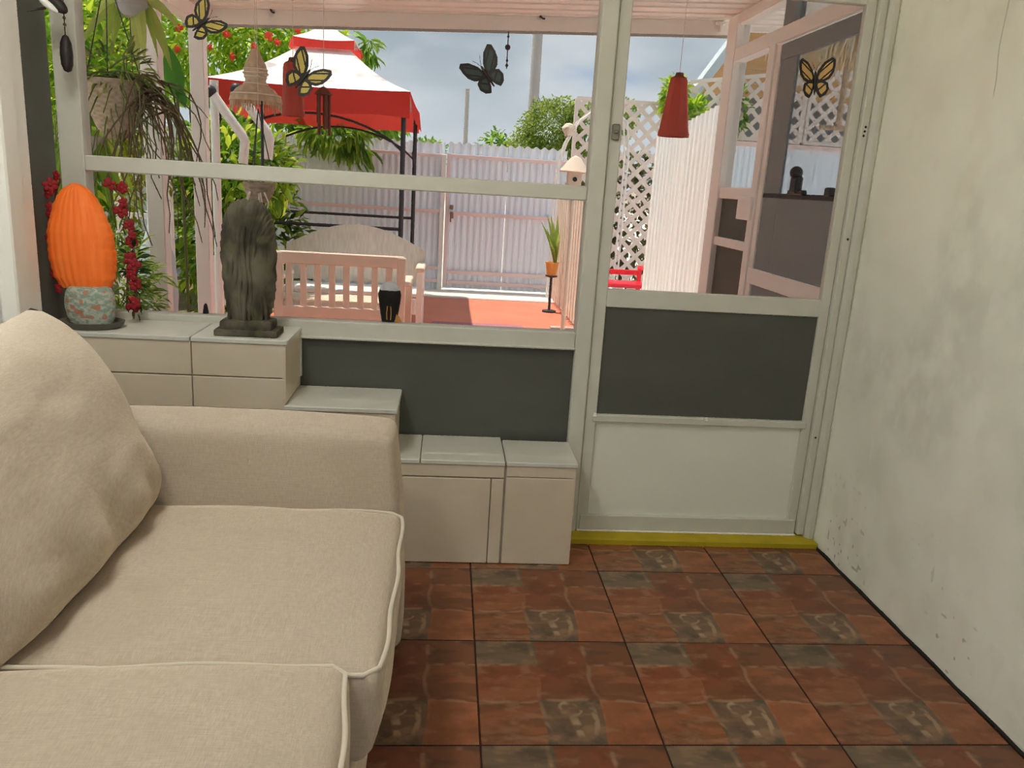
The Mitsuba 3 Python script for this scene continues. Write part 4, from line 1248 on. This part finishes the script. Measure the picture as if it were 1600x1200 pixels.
# ---------------------------------------------------------------- plants
GREENS = ((.15, .29, .05), (.24, .42, .06), (.36, .54, .08), (.11, .21, .05))
BRIGHT = ((.52, .68, .07), (.42, .62, .07), (.64, .74, .10), (.28, .48, .06))
OLIVE = ((.28, .32, .09), (.18, .23, .07), (.38, .42, .13), (.12, .16, .05))


def plant(name, label, catn, lobes, tones, leaf, width, stem=None, droop=.3, seed=1, group=None, bs='m_leaf', density=1.0):
    """lobes: [(centre, radii, count)]; stem: list of tubes."""
    k = thing(name, label, catn, group)
    rg = np.random.default_rng(seed)
    P, Dv = [], []
    for c, r, n in lobes:
        p, d = cloud_points(int(n * density), c, r, rg, lobes=2.2, seed=seed)
        P.append(p)
        Dv.append(d + rg.normal(0, .5, d.shape))
    m, c = leaves(np.vstack(P), np.vstack(Dv), leaf, width, tones, rg, droop)
    part(k, 'foliage', m, bs, color=c, kind='stuff')
    if stem:
        for nm, t in stem: part(k, nm, t, 'm_stem', smooth=True)
    return k


def trunk(x, y, z0, z1, r, lean=0.0, seed=0):
    zs = np.linspace(z0, z1, 9)
    return tube([(x + lean * (z - z0) + .04 * math.sin(z * 2 + seed), y + .03 * math.cos(z * 3 + seed), z) for z in zs], np.linspace(r, r * .5, 9), 8)


# tree behind the gazebo with red blossoms
k = plant('flowering_tree', 'bright yellow green tree with red blossoms behind the gazebo', 'tree',
          [((-3.3, 11.9, 3.0), (1.4, .8, .9), 3400), ((-2.3, 11.8, 2.95), (1.0, .7, .6), 1800), ((-4.8, 12.2, 2.9), (1.4, .9, 1.3), 2600)], BRIGHT, .15, .3, [('trunk', trunk(-3.6, 12.2, -.1, 2.9, .12))], seed=2)
rg = np.random.default_rng(8)
for i in range(34):
    x, z = rg.uniform(-4.3, -1.9), rg.uniform(2.6, 3.3)
    part(k, 'blossom', moved(blossom(0, 0, 0, rg.uniform(.035, .055)), x, 10.95 + rg.uniform(-.1, .15), z), 'm_petal', smooth=True)
plant('mango_tree', 'drooping leaves of a small tree behind the gazebo post', 'tree',
      [((-1.35, 11.3, 2.0), (.75, .25, .55), 700), ((-1.12, 11.35, 2.92), (.09, .1, .20), 60), ((-2.3, 11.3, 1.7), (.8, .3, .6), 700), ((-1.45, 10.43, 1.80), (.50, .03, .20), 150), ((-1.15, 10.43, 1.66), (.16, .03, .22), 50)], GREENS[:3] + ((.34, .5, .08),), .22, .26, [('trunk', trunk(-1.5, 11.5, -.1, 2.2, .06))], droop=1.0, seed=3)
plant('roadside_tree', 'large round green tree beyond the fence beside the utility pole', 'tree',
      [((1.75, 14.5, 2.28), (.62, .6, .62), 5200), ((2.4, 14.6, 2.25), (.6, .5, .62), 3800), ((2.8, 14.3, 2.5), (.45, .45, .42), 2200), ((1.30, 14.5, 1.9), (.42, .5, .36), 1600)], ((.30, .40, .08), (.40, .48, .11), (.24, .33, .07), (.17, .26, .06)), .062, .5, [('trunk', trunk(2.0, 14.6, -.1, 2.2, .1))], seed=4)
plant('distant_tree', 'small distant treetop just above the fence under the thin lamp pole', 'tree',
      [((1.25, 22.0, 2.15), (.55, .4, .55), 500)], GREENS, .16, .45, [('trunk', trunk(1.2, 22, -.1, 2.0, .1))], seed=5)
plant('distant_tree', 'faint distant treetop over the fence behind the gazebo back post', 'tree',
      [((-.7, 24.0, 2.05), (.7, .4, .4), 400)], GREENS, .16, .45, [('trunk', trunk(-.7, 24, -.1, 2.0, .1))], seed=6)
plant('climbing_vine', 'bright leafy climber on the lattice top beside the red bell', 'vine',
      [((2.74, 10.30, 2.50), (.16, .10, .30), 190), ((3.06, 10.36, 2.25), (.19, .10, .30), 300)], BRIGHT[:2] + GREENS[1:3], .11, .45, [('stem', trunk(2.9, 10.46, -.1, 2.4, .02))], seed=7)
plant('climbing_vine', 'dark green vine over the lattice behind the side screen', 'vine',
      [((3.60, 10.42, 2.38), (.16, .07, .34), 130)], GREENS, .11, .45, [('stem', trunk(3.7, 10.5, 1.9, 2.4, .02))], seed=17)
plant('hedge_shrub', 'dim brownish green shrub seen through the holes of the tall lattice screen', 'shrub',
      [((1.95, 11.5, .8), (.5, .4, 1.0), 1500), ((2.6, 11.5, .9), (.5, .4, 1.1), 1500)], ((.16, .15, .08), (.12, .15, .05), (.20, .17, .10)), .11, .45, [('stem', trunk(2.2, 11.5, -.1, 1.2, .03))], seed=27)
# left garden
plant('hedge_shrub', 'bright green shrub mass behind the left patio posts', 'shrub',
      [((-3.1, 6.9, 1.7), (.75, .8, 1.4), 2800), ((-3.6, 6.4, 1.4), (1.0, .8, 1.7), 2400)], BRIGHT + GREENS[:2], .13, .36, [('stem', trunk(-3.0, 7.1, -.1, 1.6, .05)), ('stem', trunk(-3.5, 6.6, -.1, 1.6, .05))], seed=9)
plant('hedge_shrub', 'leafy green shrub under the bamboo lantern beside the bench', 'shrub',
      [((-1.90, 7.15, 1.25), (.42, .35, .55), 1000), ((-2.05, 7.3, .75), (.36, .4, .75), 800), ((-1.60, 7.42, 1.28), (.28, .15, .40), 420)], BRIGHT + GREENS, .13, .36, [('stem', trunk(-2.1, 7.2, -.1, 1.2, .03))], seed=10)
plant('hedge_shrub', 'shadowy dark shrub at the left end of the garden benches', 'shrub',
      [((-1.95, 8.9, .55), (.5, .3, .7), 700), ((-2.5, 9.4, .6), (.6, .4, .8), 700)], GREENS + ((.05, .09, .03),), .14, .36, [('stem', trunk(-2.1, 9.0, -.1, .8, .03))], seed=12)
plant('fern', 'feathery light green fern outside the window corner', 'fern',
      [((-1.72, 4.05, .66), (.34, .25, .40), 1500), ((-1.85, 3.9, .35), (.35, .3, .4), 700)], ((.22, .33, .07), (.28, .40, .09), (.16, .26, .06)), .085, .14, [('stem', trunk(-1.75, 4.05, -.1, .7, .012)), ('stem', trunk(-1.65, 4.0, -.1, .9, .01, .1))], seed=13)
plant('back_tree', 'tall yellow green foliage filling the top left of the window', 'tree',
      [((-5.1, 9.3, 2.9), (1.6, .8, 1.6), 3200), ((-3.8, 9.1, 2.75), (.9, .6, 1.2), 1800)], BRIGHT, .17, .34, [('trunk', trunk(-4.6, 9.4, -.1, 2.6, .1))], seed=14)


# hanging baskets
def straps(k, base, specs, seed, tones, name='leaf'):
    rg = np.random.default_rng(seed)
    for (dx, dy, dz, L, w, dr_) in specs:
        s = np.linspace(0, 1, 8)
        pts = np.array([(base[0] + dx * q * L, base[1] + dy * q * L, base[2] + dz * q * L - dr_ * q ** 2 * L) for q in s])
        wv = w * np.array([.5, .85, 1, 1, .92, .75, .45, .05])
        t = np.gradient(pts, axis=0)
        sd = np.cross(t, [0, 1, .2])
        sd /= np.linalg.norm(sd, axis=1, keepdims=True) + 1e-9
        mid = pts + [0, -.15 * w, 0]
        V = np.vstack([pts - sd * wv[:, None], mid, pts + sd * wv[:, None]])
        F = []
        for q in range(7):
            for a, b in ((0, 8), (8, 16)):
                F += [[a + q, a + q + 1, b + q + 1], [a + q, b + q + 1, b + q]]
        c = np.tile(np.array(tones)[rg.integers(0, len(tones))] * rg.uniform(.8, 1.2), (24, 1))
        part(k, name, trimesh.Trimesh(V, np.array(F), process=False), 'm_leaf', color=np.clip(c, 0, 1))


def tangle(centre, n, L, seed, r=.004, down=.35):
    rg = np.random.default_rng(seed)
    out = []
    for i in range(n):
        a = rg.uniform(0, 6.28)
        d = np.array([math.cos(a), math.sin(a) * .6, rg.uniform(-.2, .8)])
        p = np.array(centre) + rg.normal(0, .03, 3)
        pts = [p]
        l = L * rg.uniform(.5, 1.2)
        for q in range(8):
            d = d + rg.normal(0, .22, 3) + [0, 0, -down]
            d /= np.linalg.norm(d)
            p = p + d * l / 8
            pts.append(p)
        out.append(tube(pts, np.linspace(r, r * .45, 9), 5, cap=False))
    return cat(out)


HK = thing('hanging_basket', 'woven hanging basket with a tangle of dry trailing stems at the window', 'hanging plant')
hx, hy = -1.395, 3.6
part(HK, 'basket', moved(lathe([(0, 1.40), (.035, 1.405), (.07, 1.45), (.10, 1.53), (.122, 1.62), (.126, 1.635), (.116, 1.635), (.092, 1.53), (0, 1.50)], 32), hx, hy, 0), 'm_basket', smooth=40)
for a in (0, 2.09, 4.19):
    part(HK, 'hanger_wire', rod((hx + .12 * math.cos(a), hy + .12 * math.sin(a), 1.63), (hx, hy, 2.05), .0025, 5), 'm_metal')
part(HK, 'hanger_wire', rod((hx, hy, 2.05), (hx, hy, roofz(hx) + .001), .003, 5), 'm_metal')
part(HK, 'stems', tangle((hx + .03, hy, 1.63), 70, .42, 21), 'm_stem_green', smooth=True, kind='stuff')
part(HK, 'dry_stems', tangle((hx + .16, hy, 1.60), 34, .62, 22, .0045, .5), 'm_stem', smooth=True, kind='stuff')
pp, dd = cloud_points(160, (hx + .02, hy - .02, 1.67), (.17, .12, .10), np.random.default_rng(23))
m, c = leaves(pp, dd, .055, .3, OLIVE, np.random.default_rng(24), .2)
part(HK, 'foliage', m, 'm_leaf', color=c, kind='stuff')

ST2 = thing('staghorn_fern', 'broad pale green staghorn fronds hanging above the woven basket', 'hanging plant')
sx, sy = -1.36, 3.95
part(ST2, 'mount', moved(lathe([(0, 1.98), (.05, 1.99), (.075, 2.03), (.06, 2.06), (0, 2.07)], 20), sx - .06, sy, -.05), 'm_post_grey', smooth=40)
part(ST2, 'hanger_wire', rod((sx - .06, sy, 2.0), (sx - .06, sy, roofz(sx) + .001), .003, 5), 'm_metal')
straps(ST2, (sx - .05, sy, 2.0), [(dx, dy, dz, L * .85, w * .62, q) for (dx, dy, dz, L, w, q) in [(-.9, .1, .2, .35, .035, .9), (-.5, -.2, .1, .34, .04, .9), (.2, -.3, .1, .34, .045, 1.0), (.5, -.1, .0, .36, .045, .9), (.7, .1, .4, .3, .035, .8), (-.2, -.1, .8, .25, .04, .5), (.3, 0, .9, .28, .04, .5), (-.7, 0, .6, .3, .035, .9), (.05, -.2, -.2, .40, .04, .7), (-.3, -.2, .3, .4, .03, 1.1), (.4, -.2, .3, .3, .03, 1.2)]], 31, ((.50, .60, .20), (.42, .55, .14), (.32, .46, .10)), 'frond')

OR = thing('trailing_plant', 'long drooping green strap leaves below the middle rail by the orange shell', 'hanging plant')
ox, oy = -1.69, 4.00
part(OR, 'pot', moved(lathe([(0, 1.36), (.07, 1.36), (.10, 1.46), (.105, 1.47), (.09, 1.47), (0, 1.45)], 24), ox, oy, -.05), 'm_post_grey', smooth=40)
part(OR, 'hanger_wire', rod((ox, oy, 1.40), (ox, oy, roofz(ox) + .001), .003, 5), 'm_metal')
straps(OR, (ox, oy, 1.435), [(-.2, -.2, .1, .50, .028, .85), (.15, -.2, .1, .52, .03, .85), (.3, -.2, .15, .46, .03, .9), (.45, -.1, .1, .40, .028, .9), (-.4, -.1, .1, .42, .03, .9), (.05, -.25, 0, .60, .028, .75), (.25, -.1, .0, .58, .03, .75), (-.1, -.1, 0, .50, .03, .85), (.55, -.05, .3, .40, .025, 1.0)], 32, ((.20, .34, .05), (.27, .38, .06), (.13, .22, .04)), 'leaf')
GP = thing('golden_vine', 'golden green vine strands hanging beside the white post', 'hanging plant')
pp, dd = [], []
rg = np.random.default_rng(41)
P = []
for i in range(26):
    x0 = -1.73 + rg.uniform(-.12, .16)
    y0 = 4.72 + rg.uniform(-.1, .1)
    zt, zb = rg.uniform(1.45, 1.75), rg.uniform(.95, 1.25)
    zz_ = np.arange(zb, zt, .022)
    P.append(np.stack([x0 + .02 * np.sin(zz_ * 14 + i), np.full_like(zz_, y0), zz_], -1))
P = np.vstack(P)
m, c = leaves(P, rg.normal(0, 1, P.shape), .05, .4, ((.42, .42, .05), (.34, .40, .05), (.26, .33, .05)), rg, .5)
part(GP, 'foliage', m, 'm_leaf', color=c, kind='stuff')
part(GP, 'hanger_wire', rod((-1.72, 4.72, 1.5), (-1.72, 4.72, roofz(-1.6) + .001), .003, 5), 'm_metal')
AL = thing('heart_leaf_plant', 'large glossy green leaf between the two white patio posts', 'plant')
straps(AL, (-1.58, 5.0, 1.70), [(-.10, -.1, 1.0, .30, .055, .12), (.3, -.1, .3, .16, .035, .7)], 33, ((.06, .22, .04), (.09, .27, .05)), 'leaf')
part(AL, 'stem', tube([(-1.56, 5.0, -.10), (-1.57, 5.02, .8), (-1.58, 5.0, 1.71)], .009, 6), 'm_stem_green', smooth=True)
OP = thing('orchid_pot', 'brownish hanging orchid pot above the stone statue', 'hanging plant')
qx, qy = -.765, 3.4
part(OP, 'pot', moved(lathe([(0, 1.185), (.035, 1.19), (.055, 1.225), (.065, 1.265), (.058, 1.268), (0, 1.25)], 24), qx, qy, 0), 'm_basket', smooth=40)
for a in (.3, 2.4, 4.5):
    part(OP, 'hanger_wire', rod((qx + .06 * math.cos(a), qy + .06 * math.sin(a), 1.262), (qx, qy, 1.55), .0022, 5), 'm_metal')
part(OP, 'hanger_wire', rod((qx, qy, 1.55), (qx, qy, roofz(qx) + .001), .0012, 5), 'm_beige')
for i in range(5):
    part(OP, 'root', tube([(qx + .03 * math.cos(i * 1.3), qy - .05, 1.23), (qx + .05 * math.cos(i * 1.3), qy - .06, 1.19), (qx + .04 * math.cos(i * 1.3 + .6), qy - .05, 1.14 - .01 * i)], [.004, .0035, .002], 5), 'm_beige', smooth=True)
# white urn under the plants
UR = thing('white_urn', 'tall pale grey urn under the hanging stems by the white post', 'urn')
part(UR, 'body', moved(lathe([(0, -.10), (.13, -.10), (.11, 0), (.09, .25), (.115, .55), (.10, .78), (.045, .95), (.04, 1.02), (.05, 1.04), (.03, 1.04), (.02, .96), (0, .9)], 28), -1.72, 4.95, 0), 'm_fascia', smooth=40)
WR = thing('white_frame_rack', 'white garden rack with crossbars behind the trailing plants', 'rack')
for x in (-2.10, -1.78):
    part(WR, 'upright', box(x - .018, x + .018, 5.38, 5.42, -.10, 1.25, .004), 'm_white')
for z in (.2, .6, .98, 1.2):
    part(WR, 'crossbar', box(-2.09, -1.79, 5.385, 5.415, z - .02, z + .02, .004), 'm_white')

# beyond the fence: poles and a low far wall of trees
UP_ = thing('utility_pole', 'tall grey wooden utility pole beyond the fence', 'pole')
part(UP_, 'shaft', tube([(2.42, 25, -.3), (2.42, 25, 9.5)], [.17, .13], 16), 'm_post_grey', smooth=40)
part(UP_, 'crossarm', box(1.5, 3.3, 24.9, 25.0, 8.6, 8.75, .01), 'm_post_grey')
LP = thing('lamp_pole', 'thin distant lamp pole in the sky above the gate', 'pole')
part(LP, 'shaft', tube([(.53, 30, -.3), (.53, 30, 4.45)], [.10, .07], 12), 'm_post_grey', smooth=40)
part(LP, 'lamp_head', box(.46, .60, 29.8, 30.05, 4.42, 4.50, .01), 'm_post_grey')
